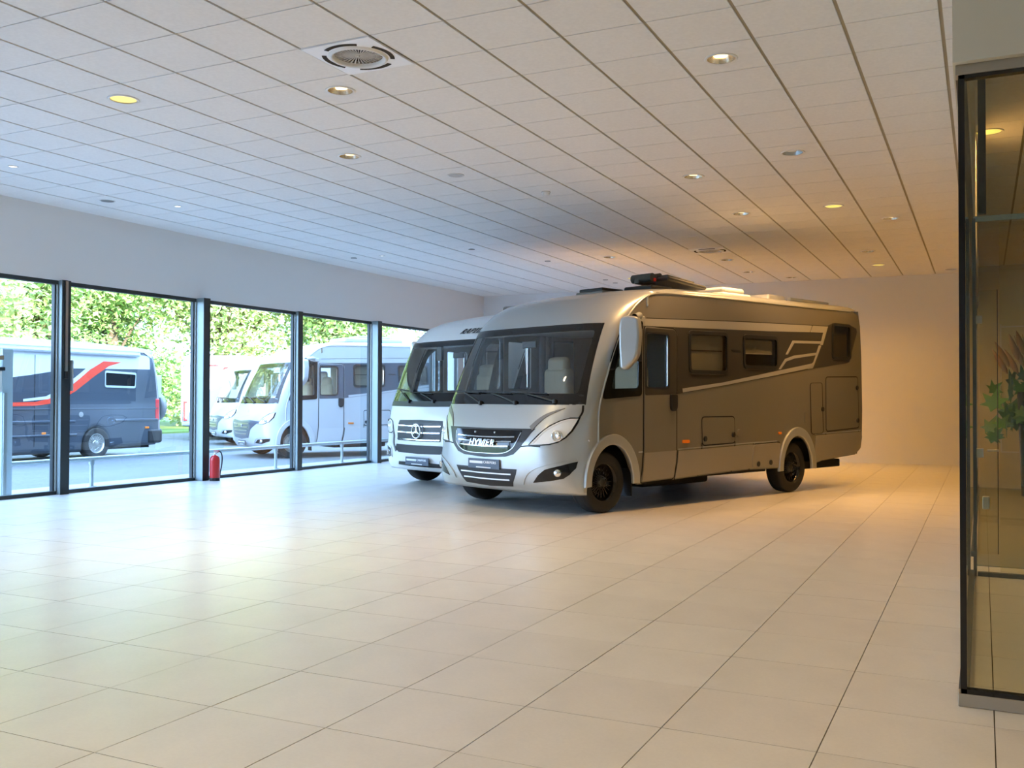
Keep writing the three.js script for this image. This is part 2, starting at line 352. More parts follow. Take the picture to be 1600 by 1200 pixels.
// a strip of given half width along a path on the front surface
function frontStrip(S, path, w, off = 0.004) {
  const c = new THREE.CatmullRomCurve3(path.map(([x, y]) => new THREE.Vector3(x, y, 0))).getPoints(path.length * 5), a = [], b = [];
  c.forEach((p, i) => { const q = c[Math.min(i + 1, c.length - 1)], r = c[Math.max(i - 1, 0)], t = [q.x - r.x, q.y - r.y], l = Math.hypot(...t) || 1; const k = typeof w === 'function' ? w(i / (c.length - 1)) : w; a.push([p.x - t[1] / l * k, p.y + t[0] / l * k]); b.push([p.x + t[1] / l * k, p.y - t[0] / l * k]); });
  return frontPatch(S, [...a, ...b.reverse()], [], off);
}
// geometry drawn in (s, y, out) put on the side wall; side is +1 (driver) or -1
function onSide(g, side, off = 0) {
  const q = norm(g), p = q.attributes.position, n = p.count;
  for (let i = 0; i < n; i++) { const X = p.getX(i), Y = p.getY(i), Z = p.getZ(i); p.setXYZ(i, side * (HALF + off + Z), Y, -X); }
  if (side < 0) for (let i = 0; i < n; i += 3) for (const a of Object.values(q.attributes)) for (let c = 0; c < a.itemSize; c++) { const t = a.getComponent(i + 1, c); a.setComponent(i + 1, c, a.getComponent(i + 2, c)); a.setComponent(i + 2, c, t); }
  q.computeVertexNormals(); return q;
}
const sideExt = (outline, depth, side, off = 0, bevel = 0, holes = []) => onSide(ext(shapeOf(outline, holes), depth, bevel), side, off);
const ringPts = (cx, cy, rx, ry, a0, a1, n) => Array.from({ length: n + 1 }, (_, k) => { const a = lerp(a0, a1, k / n); return [cx + rx * Math.cos(a), cy + ry * Math.sin(a)]; });

function makeWheel(parent, x, z, side, steel, name = 'wheel') {
  const w = sub(name, parent); w.position.set(x, 0.36, z); w.rotation.set(0, 0, side > 0 ? -Math.PI / 2 : Math.PI / 2);
  part('tyre', lathe([[0.215, -0.10], [0.25, -0.118], [0.33, -0.115], [0.352, -0.095], [0.36, -0.06], [0.355, -0.055], [0.355, -0.035], [0.36, -0.03], [0.36, 0.03], [0.355, 0.035], [0.355, 0.055], [0.36, 0.06], [0.352, 0.095], [0.33, 0.115], [0.25, 0.118], [0.215, 0.10]], 48), M.rubber, w);
  const m = steel ? M.steel : M.blackGloss;
  part('wheel_rim', lathe([[0.0, 0.03], [0.06, 0.03], [0.12, 0.0], [0.175, -0.01], [0.19, 0.07], [0.215, 0.10], [0.222, 0.105], [0.222, -0.09]], 40), m, w);
  const sp = []; for (let k = 0; k < 20; k++) sp.push(box(0.105, 0.012, 0.011, 0.132, 0.055, 0, 0.003).rotateY(k * Math.PI / 10));
  part('wheel_spokes', sp, m, w);
  part('hub_cap', lathe([[0, 0.088], [0.05, 0.085], [0.075, 0.07], [0.085, 0.03]], 24), steel ? M.steel : M.black, w);
  const nuts = [lathe([[0, 0.06], [0.066, 0.06], [0.066, 0.085], [0, 0.087]], 24)]; for (let k = 0; k < 6; k++) nuts.push(cyl(0.011, 0.011, 0.03, 0.06 * Math.cos(k * Math.PI / 3), 0.085, 0.06 * Math.sin(k * Math.PI / 3), 6));
  part('wheel_nuts', nuts, steel ? M.steel : M.darkTrim, w);
  return w;
}
const SIDE = { // outlines on the driver's side wall, (metres behind the front axle, height)
  cab: [[0.25, 2.25], [0.32, 2.33], [0.565, 2.33], [0.565, 1.385], [-0.12, 1.345], [-0.06, 1.50], [0.03, 1.81], [0.14, 2.04]],
  doorWin: [[0.645, 2.15], [1.06, 2.15], [1.08, 2.12], [1.08, 1.50], [1.05, 1.475], [0.645, 1.475]],
  door: [[0.605, 2.23], [1.20, 2.23], [1.255, 2.16], [1.255, 0.72], [1.24, 0.55], [1.19, 0.335], [0.535, 0.315], [0.57, 0.45], [0.60, 0.72]],
  win: [[[1.49, 2.195], [2.31, 2.21], [2.31, 1.69], [1.51, 1.685]], [[2.68, 2.20], [3.49, 2.21], [3.49, 1.78], [2.70, 1.775]], [[5.0, 2.49], [5.53, 2.49], [5.53, 1.98], [5.0, 1.97]]],
};
const wallOutline = () => {
  const p = [[0.85, 2.655], [2, 2.675], [4, 2.695], [5.62, 2.715], [5.78, 2.66], [5.84, 2.5], [5.88, 2.0], [5.905, 1.2], [5.89, 0.75], [5.84, 0.58], [5.68, 0.49], [5.18, 0.465], [4.68, 0.43], [4.42, 0.385]];
  p.push(...ringPts(4.02, 0.37, 0.40, 0.44, 0, Math.PI, 16), [3.6, 0.37], [2.8, 0.385], [1.91, 0.365], [1.18, 0.335], [0.5, 0.312]);
  p.push(...ringPts(0.02, 0.36, 0.37, 0.46, 0, Math.PI, 16).filter((q) => q[0] < 0.37 && q[0] > -0.33));
  for (const y of [0.5, 0.62, 0.77, 0.85, 0.98, 1.22, 1.48, 1.65, 1.81, 2.04, 2.24, 2.38, 2.5, 2.59, 2.64]) p.push([-rimCurve(y), y]);
  return p;
};

function motorhome(name, label, pos, turn, o) {
  const t = thing(name, label, 'motorhome', pos, turn), S = o.front;
  // ---- shell
  const ysAll = [0.24, 0.27, 0.31, 0.36, 0.43, 0.5, 0.58, 0.65, 0.74, 0.82, 0.9, 0.98, 1.05, 1.12, 1.2, 1.275, 1.4, 1.5, 1.6, 1.75, 1.9, 2.05, 2.15, 2.235, 2.29, 2.35, 2.42, 2.48, 2.54, 2.6, 2.64, 2.66];
  const NA = 7, NB = 26, cols = 2 * NA + NB, P = [], I = [];
  const point = (i, y) => {
    const n = powCurve(y), ac = Math.acos((cornerX(y) / HALF) ** (n / 2));
    const a = i <= NA ? ac * i / NA : i <= NA + NB ? lerp(ac, Math.PI - ac, (i - NA) / NB) : Math.PI - ac + ac * (i - NA - NB) / NA;
    const x = HALF * Math.sign(Math.cos(a)) * Math.abs(Math.cos(a)) ** (2 / n);
    return [x, y, rimCurve(y) + (S.zf(y) - rimCurve(y)) * Math.sin(a)];
  };
  for (const y of ysAll) for (let i = 0; i <= cols; i++) P.push(...point(i, y));
  for (let i = 0; i <= cols; i++) { const q = point(i, 0.24); P.push(q[0] * 0.86, 0.255, q[2] - 0.18); } // returned lower lip
  const w = cols + 1, L = ysAll.length;
  const cell = (j, i, j2) => { const a = j * w + i, b = a + 1, c = j2 * w + i, d = c + 1; I.push(a, d, b, a, c, d); };
  for (let j = 0; j < L - 1; j++) for (let i = 0; i < cols; i++) { if (ysAll[j] >= 1.27 && ysAll[j + 1] <= 2.24 && i >= NA && i < NA + NB) continue; cell(j, i, j + 1); }
  for (let i = 0; i < cols; i++) cell(L, i, 0);
  const fm = new THREE.BufferGeometry(); fm.setAttribute('position', new THREE.Float32BufferAttribute(P, 3)); fm.setIndex(I); fm.computeVertexNormals();
  const mask = part('front_mask', fm, o.paint, t);
  // windscreen in the opening
  const gp = [], gi = [], gy = ysAll.filter((y) => y >= 1.275 && y <= 2.235);
  for (const y of gy) for (let i = NA; i <= NA + NB; i++) { const q = point(i, y); gp.push(q[0], q[1], q[2] - 0.004); }
  for (let j = 0; j < gy.length - 1; j++) for (let i = 0; i < NB; i++) { const a = j * (NB + 1) + i; gi.push(a, a + NB + 2, a + 1, a, a + NB + 1, a + NB + 2); }
  const wg = new THREE.BufferGeometry(); wg.setAttribute('position', new THREE.Float32BufferAttribute(gp, 3)); wg.setIndex(gi); wg.computeVertexNormals();
  const ws = part('windscreen', wg, o.screenGlass ?? M.screen, t);
  const edge = (dx, lo, hi) => { const q = []; for (let k = 0; k <= 10; k++) { const y = lerp(lo, hi, k / 10); q.push([cornerX(y) - dx, y]); } return [...q, ...flipX(q)]; };
  part('windscreen_border', frontPatch(S, edge(0.002, 1.27, 2.238), [rounded(edge(0.065, o.sill ?? 1.40, 2.15), 0.05, 3)], 0.002, 0.12), M.blackGloss, ws);
  for (const [x, y, x2, y2] of o.wipers ?? [[-0.33, 1.285, -1.02, 1.44], [0.31, 1.29, -0.57, 1.43], [0.92, 1.31, 0.05, 1.42]]) {
    const P3 = (a, b, d) => [a, b, S.z(a, b) + d];
    const wp = sub('wiper', t);
    part('wiper_arm', [tube([P3(x, y, 0.02), P3(lerp(x, x2, 0.25), lerp(y, y2, 0.45), 0.035), P3(lerp(x, x2, 0.55), lerp(y, y2, 0.85), 0.03)], 0.010, 12, 6), cyl(0.022, 0.026, 0.05, ...P3(x, y, 0.015), 10)], M.black, wp);
    part('wiper_blade', tube([P3(lerp(x, x2, 0.15), lerp(y, y2, 0.82), 0.022), P3(lerp(x, x2, 0.55), lerp(y, y2, 0.93), 0.022), P3(x2, y2, 0.018)], 0.008, 16, 6), M.black, wp);
  }
  // side walls with window openings
  const holesOf = [rounded(SIDE.cab, 0.05, 3), rounded(SIDE.doorWin, 0.04, 3), ...SIDE.win.map((q) => rounded(q, 0.06, 3))];
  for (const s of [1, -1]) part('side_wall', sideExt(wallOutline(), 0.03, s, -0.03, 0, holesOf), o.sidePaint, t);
  // roof: rings that round in from the side walls, closed by a crowned top
  {
    const lev = [[2.655, 1.26, -0.60, -0.86, -5.80], [2.675, 1.256, -0.66, -0.95, -5.79], [2.70, 1.23, -0.76, -1.1, -5.77], [2.72, 1.19, -0.86, -1.3, -5.74], [2.738, 1.12, -0.98, -1.5, -5.68], [2.75, 1.0, -1.12, -1.8, -5.58], [2.756, 0.8, -1.35, -2.0, -5.4], [2.76, 0.4, -1.8, -2.6, -5.0], [2.762, 0.02, -2.8, -3.0, -4.0]];
    const NF = 30, ring = [], idx = [];
    for (const [y, hw, zf, z0, zr] of lev) {
      const row = [], up = (z) => y + 0.0135 * Math.max(0, -z - 0.6);
      row.push([0, up(zr), zr]);
      for (const x of [0.5, 0.9, 0.97]) row.push([hw * x, up(zr), zr + (x > 0.95 ? 0.02 : 0)]);
      for (const f of [0.06, 0.3, 0.6]) row.push([hw, up(lerp(zr, z0, f)), lerp(zr, z0, f)]);
      for (let k = 0; k <= NF; k++) { const a = Math.PI * k / NF, n = 2.7; const z = z0 + (zf - z0) * Math.sin(a); row.push([hw * Math.sign(Math.cos(a)) * Math.abs(Math.cos(a)) ** (2 / n), up(z), z]); }
      for (const f of [0.6, 0.3, 0.06]) row.push([-hw, up(lerp(zr, z0, f)), lerp(zr, z0, f)]);
      for (const x of [0.97, 0.9, 0.5]) row.push([-hw * x, up(zr), zr + (x > 0.95 ? 0.02 : 0)]);
      ring.push(row);
    }
    const n = ring[0].length;
    for (let j = 0; j < ring.length - 1; j++) for (let i = 0; i < n; i++) { const a = j * n + i, b = j * n + (i + 1) % n, c = a + n, d = b + n; idx.push(a, b, d, a, d, c); }
    const g = new THREE.BufferGeometry(); g.setAttribute('position', new THREE.Float32BufferAttribute(ring.flat(2), 3)); g.setIndex(idx); g.computeVertexNormals();
    part('roof', g, o.paint, t);
  }
  part('rear_wall', grid((u, v) => { const y = lerp(0.56, 2.73, v), a = Math.PI * u, n = 6, x = HALF * Math.sign(Math.cos(a)) * Math.abs(Math.cos(a)) ** (2 / n); const z = -5.80 - tab([0.56, 0.75, 1.2, 2.0, 2.5, 2.73], [0.02, 0.09, 0.105, 0.08, 0.04, -0.02])(y); return [x, y, z - 0.04 * Math.sin(a)]; }, 24, 12), o.paint, t);
  part('chassis', [boxb(-0.82, 0.82, 0.36, 0.72, -5.5, 0.35, 0.04), boxb(-1.2, 1.2, 0.84, 0.9, -5.75, 0.1), boxb(-1.15, 1.15, 0.33, 0.42, -3.4, -0.7, 0.02), boxb(-0.75, 0.75, 0.2, 0.34, -2.6, -1.2, 0.04), boxb(-1.05, 1.05, 0.30, 0.42, -5.6, -4.5, 0.02)], M.dark, t);
  parts('mud_flap', [boxb(1.0, 1.2, 0.17, 0.5, -0.47, -0.455), boxb(-1.2, -1.0, 0.17, 0.5, -0.47, -0.455)], M.black, t);
  for (const s of [1, -1]) { makeWheel(t, s * (s > 0 ? 1.07 : 0.98), 0, s, o.steelWheels); makeWheel(t, s * 1.07, -4.02, s, o.steelWheels); }
  for (const s of [1, -1]) for (const [cx, rx, ry] of [[0.05, 0.475, 0.585], [4.02, 0.49, 0.60]]) {
    const out = ringPts(cx, 0.345, rx, ry, -0.03, Math.PI + 0.03, 26), inn = ringPts(cx - 0.01, 0.345, rx - 0.115, ry - 0.125, Math.PI + 0.03, -0.03, 26);
    part('wheel_arch', sideExt([...out, ...inn], 0.022, s, -0.004, 0.012), o.archPaint ?? o.paint, t);
  }
  // ---- sides
  for (const s of o.sides ?? [1]) {
    const cw = part('cab_window', sideExt(rounded(SIDE.cab, 0.05, 3), 0.006, s, -0.02), M.screen, t);
    part('window_border', sideExt(rounded(inset(SIDE.cab, -0.012), 0.05, 3), 0.012, s, -0.004, 0.003, [rounded([[0.40, 2.16], [0.51, 2.18], [0.51, 1.47], [0.02, 1.455], [0.12, 1.80], [0.26, 2.05]], 0.04, 3)]), M.blackGloss, cw);
    const band = o.bandPaint;
    if (band) {
      const win = SIDE.win.map((q) => rounded(inset(q, -0.03), 0.08, 4));
      part('side_band', sideExt([[0.60, 2.225], [1.81, 2.255], [3.28, 2.295], [4.70, 2.345], [4.78, 2.43], [5.72, 2.455], [5.74, 2.40], [5.50, 1.93], [5.42, 1.905], [4.54, 1.81], [3.36, 1.66], [2.23, 1.52], [1.34, 1.415], [1.262, 1.405], [1.262, 2.16], [1.21, 2.225]].slice(0), 0.003, s, 0.0005, 0, [...win]), band, t);
      part('upper_stripe', sideExt([[0.60, 2.315], [1.81, 2.36], [3.28, 2.405], [4.42, 2.435], [4.36, 2.335], [3.28, 2.295], [1.81, 2.258], [0.60, 2.228]], 0.004, s, 0.001), o.stripePaint, t);
      parts('swoosh_stripe', [
        sideExt([[4.45, 2.436], [4.87, 2.445], [4.72, 2.16], [4.65, 2.16], [4.74, 2.345], [4.39, 2.337]], 0.004, s, 0.0035),
        sideExt([[4.69, 2.215], [3.90, 2.19], [3.72, 1.985], [3.77, 1.985], [3.94, 2.155], [4.67, 2.175]], 0.004, s, 0.0035),
        sideExt([[4.68, 2.15], [4.44, 1.805], [4.30, 1.79], [4.46, 1.90], [4.61, 2.15]], 0.004, s, 0.0035),
        sideExt([[4.60, 2.045], [3.93, 1.975], [3.70, 1.92], [3.54, 1.77], [3.59, 1.77], [3.73, 1.885], [3.95, 1.935], [4.56, 2.005]], 0.004, s, 0.0035),
        sideExt([[4.42, 1.875], [3.36, 1.725], [2.23, 1.565], [1.36, 1.475], [1.37, 1.425], [2.23, 1.525], [3.36, 1.668], [4.44, 1.815]], 0.004, s, 0.0035)], o.stripePaint, t);
    }
    // living-area windows: dark surround, smoked pane, pale blind inside
    SIDE.win.forEach((q, k) => {
      const wn = sub('window', t);
      part('window_frame', sideExt(rounded(inset(q, -0.028), 0.085, 4), 0.016, s, -0.002, 0.005, [rounded(inset(q, 0.028), 0.05, 4)]), M.black, wn);
      part('window_pane', sideExt(rounded(inset(q, 0.02), 0.05, 4), 0.004, s, 0.004), M.smoked, wn);
      if (k < 2) part('blind', sideExt(rounded(inset(q, k ? 0.05 : 0.035), 0.04, 3).map(([a, b]) => [a, k === 1 ? Math.max(b, 1.98) : b]), 0.006, s, -0.06), o.blind ?? M.blind, wn);
      else part('blind', sideExt(rounded(inset(q, -0.01), 0.04, 3), 0.006, s, -0.06), M.blindDark, wn);
      if (k < 2) part('blind_rail', sideExt([[q[0][0] + 0.05, 1.975], [q[1][0] - 0.05, 1.985], [q[1][0] - 0.05, 1.972], [q[0][0] + 0.05, 1.962]], 0.008, s, -0.05), k ? M.white : M.blindDark, wn);
    });
    // driver's door: seams stand as dark joints, with window and handle
    const dr = sub('cab_door', t);
    const dOut = rounded(SIDE.door, 0.06, 4);
    part('door_joint', sideExt(dOut, 0.003, s, 0.002, 0, [rounded(inset(SIDE.door, 0.016), 0.05, 4)]), M.dark, dr);
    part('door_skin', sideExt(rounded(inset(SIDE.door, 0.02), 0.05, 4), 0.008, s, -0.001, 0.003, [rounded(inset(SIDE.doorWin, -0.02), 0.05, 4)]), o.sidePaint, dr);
    if (o.bandPaint) part('door_upper_panel', sideExt(rounded([[0.63, 2.205], [1.19, 2.205], [1.235, 2.15], [1.235, 1.40], [0.625, 1.385]], 0.03, 3), 0.004, s, 0.008, 0, [rounded(inset(SIDE.doorWin, -0.02), 0.05, 4)]), o.bandPaint, dr);
    part('door_floorlit_patch', sideExt([[0.625, 0.69], [1.235, 0.70], [1.22, 0.55], [1.175, 0.365], [0.575, 0.345], [0.60, 0.47]], 0.004, s, 0.008), o.skirtPaint ?? o.paint, dr);  // added patch, lower door painted lighter for light thrown up by the floor
    part('door_window', sideExt(rounded(inset(SIDE.doorWin, -0.005), 0.04, 4), 0.005, s, -0.006), M.screen, dr);
    part('window_seal', sideExt(rounded(inset(SIDE.doorWin, -0.022), 0.05, 4), 0.008, s, 0.004, 0.002, [rounded(inset(SIDE.doorWin, 0.012), 0.04, 4)]), M.black, dr);
    part('window_bead', sideExt([[1.045, 2.10], [1.062, 2.08], [1.062, 1.53], [1.045, 1.51]], 0.006, s, 0.012), M.chrome, dr);
    part('door_handle', sideExt(rounded([[1.10, 1.405], [1.225, 1.405], [1.225, 1.24], [1.20, 1.19], [1.13, 1.19], [1.10, 1.24]], 0.03, 4), 0.03, s, 0.006, 0.01), M.black, dr);
    // body seams
    const seam = (pts, wd = 0.007) => { const a = [], b = []; pts.forEach((p, i) => { const q = pts[Math.min(i + 1, pts.length - 1)], r = pts[Math.max(i - 1, 0)], l = Math.hypot(q[0] - r[0], q[1] - r[1]); const nx = -(q[1] - r[1]) / l * wd / 2, ny = (q[0] - r[0]) / l * wd / 2; a.push([p[0] + nx, p[1] + ny]); b.push([p[0] - nx, p[1] - ny]); }); return sideExt([...a, ...b.reverse()], 0.002, s, 0.001); };
    for (const q of [[[1.27, 0.70], [1.255, 0.55], [1.20, 0.335]], [[1.77, 0.78], [1.755, 0.6], [1.68, 0.36]], [[2.49, 0.78], [2.48, 0.6], [2.40, 0.37]], [[2.92, 0.74], [2.9, 0.6], [2.81, 0.385]], [[4.81, 0.84], [4.79, 0.62], [4.70, 0.435]], [[5.78, 0.86], [5.77, 0.65], [5.72, 0.50]]]) part('seam', seam(q, 0.016), M.dark, t);
    for (const q of [[[0.52, 0.70], [1.24, 0.712]], [[1.28, 0.712], [2.5, 0.742], [3.50, 0.757]], [[4.5, 0.835], [5.85, 0.865]]]) part('seam_highlight', seam(q, 0.016), o.paint, t);  // painted highlight: brighter strips along the skirt seams
    for (const q of [[[0.62, 0.405], [1.18, 0.40], [2.4, 0.42], [3.52, 0.455]], [[0.66, 2.325], [2.8, 2.40], [4.86, 2.45]]]) part('seam', seam(q, 0.008), M.dark, t);
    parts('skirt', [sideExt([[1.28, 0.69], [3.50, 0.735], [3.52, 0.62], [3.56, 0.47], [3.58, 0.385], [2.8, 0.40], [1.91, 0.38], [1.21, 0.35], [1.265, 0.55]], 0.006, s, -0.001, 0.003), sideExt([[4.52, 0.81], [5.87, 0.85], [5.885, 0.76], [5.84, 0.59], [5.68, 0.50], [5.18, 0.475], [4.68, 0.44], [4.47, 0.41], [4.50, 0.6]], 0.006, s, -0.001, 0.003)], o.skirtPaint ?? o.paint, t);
    // hatches with their joints and latches
    const hatch = (pts, latches, paint = o.sidePaint) => {
      const h = sub('hatch', t);
      part('hatch_joint', sideExt(rounded(pts, 0.06, 4), 0.003, s, 0.003, 0, [rounded(inset(pts, 0.018), 0.045, 4)]), M.dark, h);
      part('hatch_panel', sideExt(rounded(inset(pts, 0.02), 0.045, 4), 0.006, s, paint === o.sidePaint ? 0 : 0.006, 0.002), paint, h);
      for (const [x, y] of latches) part('latch', sideExt(ringPts(x, y, 0.032, 0.036, 0, Math.PI * 1.94, 14), 0.02, s, 0.004, 0.004), M.black, h);
    };
    hatch([[1.755, 1.12], [2.48, 1.12], [2.49, 0.75], [1.77, 0.735]], [[1.82, 0.83], [2.44, 0.87]]);
    hatch([[4.36, 1.59], [4.71, 1.60], [4.74, 0.84], [4.39, 0.83]], [[4.70, 1.2]]);
    hatch([[4.80, 1.69], [5.76, 1.71], [5.80, 0.90], [4.81, 0.86]], [[5.72, 1.53], [5.74, 1.02]]);
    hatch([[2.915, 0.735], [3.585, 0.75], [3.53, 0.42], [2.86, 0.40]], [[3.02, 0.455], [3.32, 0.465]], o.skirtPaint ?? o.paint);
    parts('marker_lamp', [sideExt(rounded([[1.36, 0.825], [1.50, 0.825], [1.50, 0.785], [1.36, 0.785]], 0.015, 3), 0.012, s, 0, 0.003), sideExt(rounded([[3.53, 0.885], [3.60, 0.885], [3.60, 0.85], [3.53, 0.85]], 0.012, 3), 0.012, s, 0, 0.003)], M.amber, t);
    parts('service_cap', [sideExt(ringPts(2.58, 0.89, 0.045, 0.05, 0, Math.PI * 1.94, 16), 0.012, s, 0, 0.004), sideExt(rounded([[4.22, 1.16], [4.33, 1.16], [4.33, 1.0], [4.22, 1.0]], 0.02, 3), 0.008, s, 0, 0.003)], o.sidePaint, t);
    part('side_lettering', [sideExt(rounded([[2.40, 2.005], [2.60, 2.005], [2.62, 1.975], [2.42, 1.975]], 0.01, 2), 0.002, s, 0.004)], M.black, t);
    part('side_badge', sideExt(rounded([[0.655, 2.585], [0.69, 2.595], [0.695, 2.47], [0.66, 2.46]], 0.015, 3), 0.010, s, 0, 0.003), M.chrome, t);
    // rim trim where the front mask meets the side wall, then along the roof edge
    const rp = []; for (const y of [0.79, 0.9, 1.05, 1.22, 1.48, 1.65, 1.81, 2.04, 2.24, 2.38, 2.5, 2.59, 2.635]) rp.push([s * (HALF + 0.002), y, rimCurve(y) - 0.004]);
    for (const [z, y] of [[-1.0, 2.652], [-2, 2.672], [-4, 2.692], [-5.55, 2.712]]) rp.push([s * (HALF + 0.002), y, z]);
    part('roof_rail', tube(rp, 0.013, 90, 6), o.paint, t);
  }
  for (const s of o.mirrors ?? [1, -1]) { // hanging mirrors
    const mr = sub('side_mirror', t);
    const sh = [[0.05, 2.29], [0.14, 2.31], [0.29, 2.29], [0.31, 2.10], [0.29, 1.86], [0.24, 1.78], [0.11, 1.675], [0.04, 1.69], [0.02, 1.95], [0.02, 2.2]].map(([x, y]) => [(x - 0.17) * 0.86, y - 2]);
    const hs = ext(shapeOf(rounded(sh, 0.045, 4)), 0.10, 0.03, 3).translate(0, 2, -0.05).scale(s, 1, 1);
    const g = norm(hs); if (s < 0) { for (let i = 0; i < g.attributes.position.count; i += 3) for (const a of Object.values(g.attributes)) for (let c = 0; c < a.itemSize; c++) { const v = a.getComponent(i + 1, c); a.setComponent(i + 1, c, a.getComponent(i + 2, c)); a.setComponent(i + 2, c, v); } g.computeVertexNormals(); }
    const hous = part('mirror_housing', g.rotateY(s * 0.45).translate(s * 1.46, 0, -0.15), o.mirrorPaint ?? o.paint, mr);
    part('mirror_back', box(0.20, 0.44, 0.02, 0, 2.0, -0.095, 0.01).rotateY(s * 0.45).translate(s * 1.47, 0, -0.15), M.black, mr);
    part('mirror_arm', [tube([[s * 1.25, 2.315, -0.52], [s * 1.36, 2.335, -0.42], [s * 1.45, 2.30, -0.22]], 0.04, 12, 8), box(0.06, 0.09, 0.20, s * 1.275, 2.30, -0.50, 0.02)], o.mirrorPaint ?? o.paint, mr);
    part('mirror_mount', box(0.12, 0.10, 0.10, s * 1.37, 2.215, -0.36, 0.02), M.blackGloss, mr);
  }
  // ---- cab interior
  const cab = sub('cab_interior', t);
  part('dashboard', [boxb(-1.15, 1.15, 0.9, 1.24, -0.02, 0.30, 0.06), boxb(-0.9, 0.9, 1.14, 1.245, 0.2, 0.44, 0.04), box(0.5, 0.2, 0.3, 0.52, 1.24, 0.0, 0.06)], o.dash ?? M.dash, cab);
  part('steering_wheel', new THREE.TorusGeometry(0.19, 0.016, 8, 28).rotateX(-0.9).translate(0.52, 1.30, -0.22), M.black, cab);
  for (const x of [0.70, -0.62]) {
    const q = part('cab_seat', [box(0.52, 0.16, 0.52, x, 1.02, -0.80, 0.06), box(0.50, 0.74, 0.17, x, 1.40, -1.04, 0.08), box(0.07, 0.05, 0.34, x - 0.28, 1.22, -0.86, 0.02), box(0.07, 0.05, 0.34, x + 0.28, 1.22, -0.86, 0.02)], M.cream, cab);
    part('cab_headrest', box(0.38, 0.24, 0.14, x, 1.80, -1.04, 0.07), M.cream, cab);
  }
  part('cab_partition', [boxb(-1.2, 1.2, 0.9, 2.62, -1.95, -1.92), boxb(-1.2, 1.2, 0.86, 0.9, -1.9, 0.1)], o.cabWall ?? M.cabWall, cab);
  part('cab_headliner', [boxb(-1.15, 1.15, 2.24, 2.27, -1.9, -0.16), boxb(-1.1, 1.1, 2.16, 2.25, -0.20, -0.02, 0.03)], M.liner, cab);
  parts('side_curtain', [...[-1.12].flatMap((x) => [0, 1, 2].map((k) => cyl(0.045, 0.05, 1.0, x, 1.75, -1.2 - k * 0.08, 8)))], M.curtain, cab);
  part('interior_mirror', box(0.26, 0.09, 0.03, 0.0, 2.02, 0.10, 0.02), M.black, cab);
  return { t, S, mask };
}
M.screen = mat('laminated windscreen glass', [0.91, 0.935, 0.935], 0, 0, { transmission: 1, thickness: 0, ior: 1.68 });
M.smoked = mat('smoked window', [0.74, 0.73, 0.70], 0, 0, { transmission: 1, thickness: 0, ior: 1.45 });
M.blind = mat('pale blind', [0.50, 0.48, 0.42], 0.8);
M.blindDark = mat('dark blind', [0.10, 0.085, 0.07], 0.8);
M.amber = mat('amber lamp', [0.75, 0.20, 0.02], 0.25);
M.dash = mat('dashboard', [0.045, 0.05, 0.055], 0.55);
M.cabWall = mat('cab partition', [0.012, 0.011, 0.010], 0.6);
M.liner = mat('headliner', [0.45, 0.46, 0.46], 0.8);
M.curtain = mat('curtain', [0.11, 0.115, 0.13], 0.9);
const clear = { clearcoat: 0.7, clearcoatRoughness: 0.12 };
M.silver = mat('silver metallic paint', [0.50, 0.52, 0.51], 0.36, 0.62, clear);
M.skirtFloorLit = mat('floor lit silver skirt', [0.34, 0.32, 0.28], 0.4, 0.4, clear);  // side silver lightened where the skirt catches light off the floor
M.silverShaded = mat('shaded silver side', [0.21, 0.195, 0.165], 0.42, 0.35, clear);  // same silver paint, darkened and browned for the dim warm light on the side
M.stripe = mat('pale silver stripe', [0.40, 0.39, 0.36], 0.4, 0.3);
M.graphite = mat('graphite band', [0.045, 0.040, 0.034], 0.4, 0.2, clear);
M.whitePaint = mat('white paint', [0.80, 0.81, 0.80], 0.35, 0, clear);
M.offWhite = mat('off white coach paint', [0.50, 0.515, 0.53], 0.35, 0, clear);
M.offWhiteSide = mat('off white panel', [0.46, 0.48, 0.50], 0.45, 0, clear);
M.whiteSide = mat('white panel', [0.78, 0.79, 0.80], 0.45, 0, clear);
M.blueGrey = mat('blue grey band', [0.07, 0.09, 0.12], 0.4, 0.1, clear);
M.lens = mat('clear lamp lens', [0.96, 0.97, 0.97], 0.0, 0, { transmission: 1, thickness: 0, ior: 1.45 });
M.reflector = mat('lamp reflector', [0.95, 0.97, 0.95], 0.2, 0.12, { clearcoat: 1, clearcoatRoughness: 0.03 });
M.plate = mat('dealer plate', [0.045, 0.065, 0.10], 0.35);
M.plateText = mat('plate lettering', [0.75, 0.78, 0.82], 0.5);
M.darkTrim = mat('dark grey moulding', [0.035, 0.036, 0.037], 0.35, 0.2);
M.greyTrim = mat('grey moulding', [0.20, 0.20, 0.20], 0.4, 0.3);

function textOn(S, str, size, cx, cy, off, depth, slant, width) {
  const g = norm(textGeo(str, size, depth, slant, width)), p = g.attributes.position;
  for (let i = 0; i < p.count; i++) { const x = p.getX(i) + cx, y = p.getY(i) + cy; p.setXYZ(i, x, y, S.z(x, y) + off + p.getZ(i)); }
  g.computeVertexNormals(); return g;
}
function plateOn(t, S, x0, x1, y0, y1, off) {
  const z = S.z(0, (y0 + y1) / 2) + off, cx = (x0 + x1) / 2, pl = part('number_plate', box(x1 - x0, y1 - y0, 0.014, cx, (y0 + y1) / 2, z, 0.006), M.plate, t);
  const w = x1 - x0;
  part('plate_lettering', [box(w * 0.42, 0.030, 0.003, cx - w * 0.235, lerp(y0, y1, 0.64), z + 0.0075), textGeo('CAMPERS', 0.030, 0.003, 0, w * 0.40).translate(cx + w * 0.20, lerp(y0, y1, 0.54), z + 0.006), box(w * 0.46, 0.012, 0.003, cx, lerp(y0, y1, 0.14), z + 0.008)], M.plateText, pl);
}

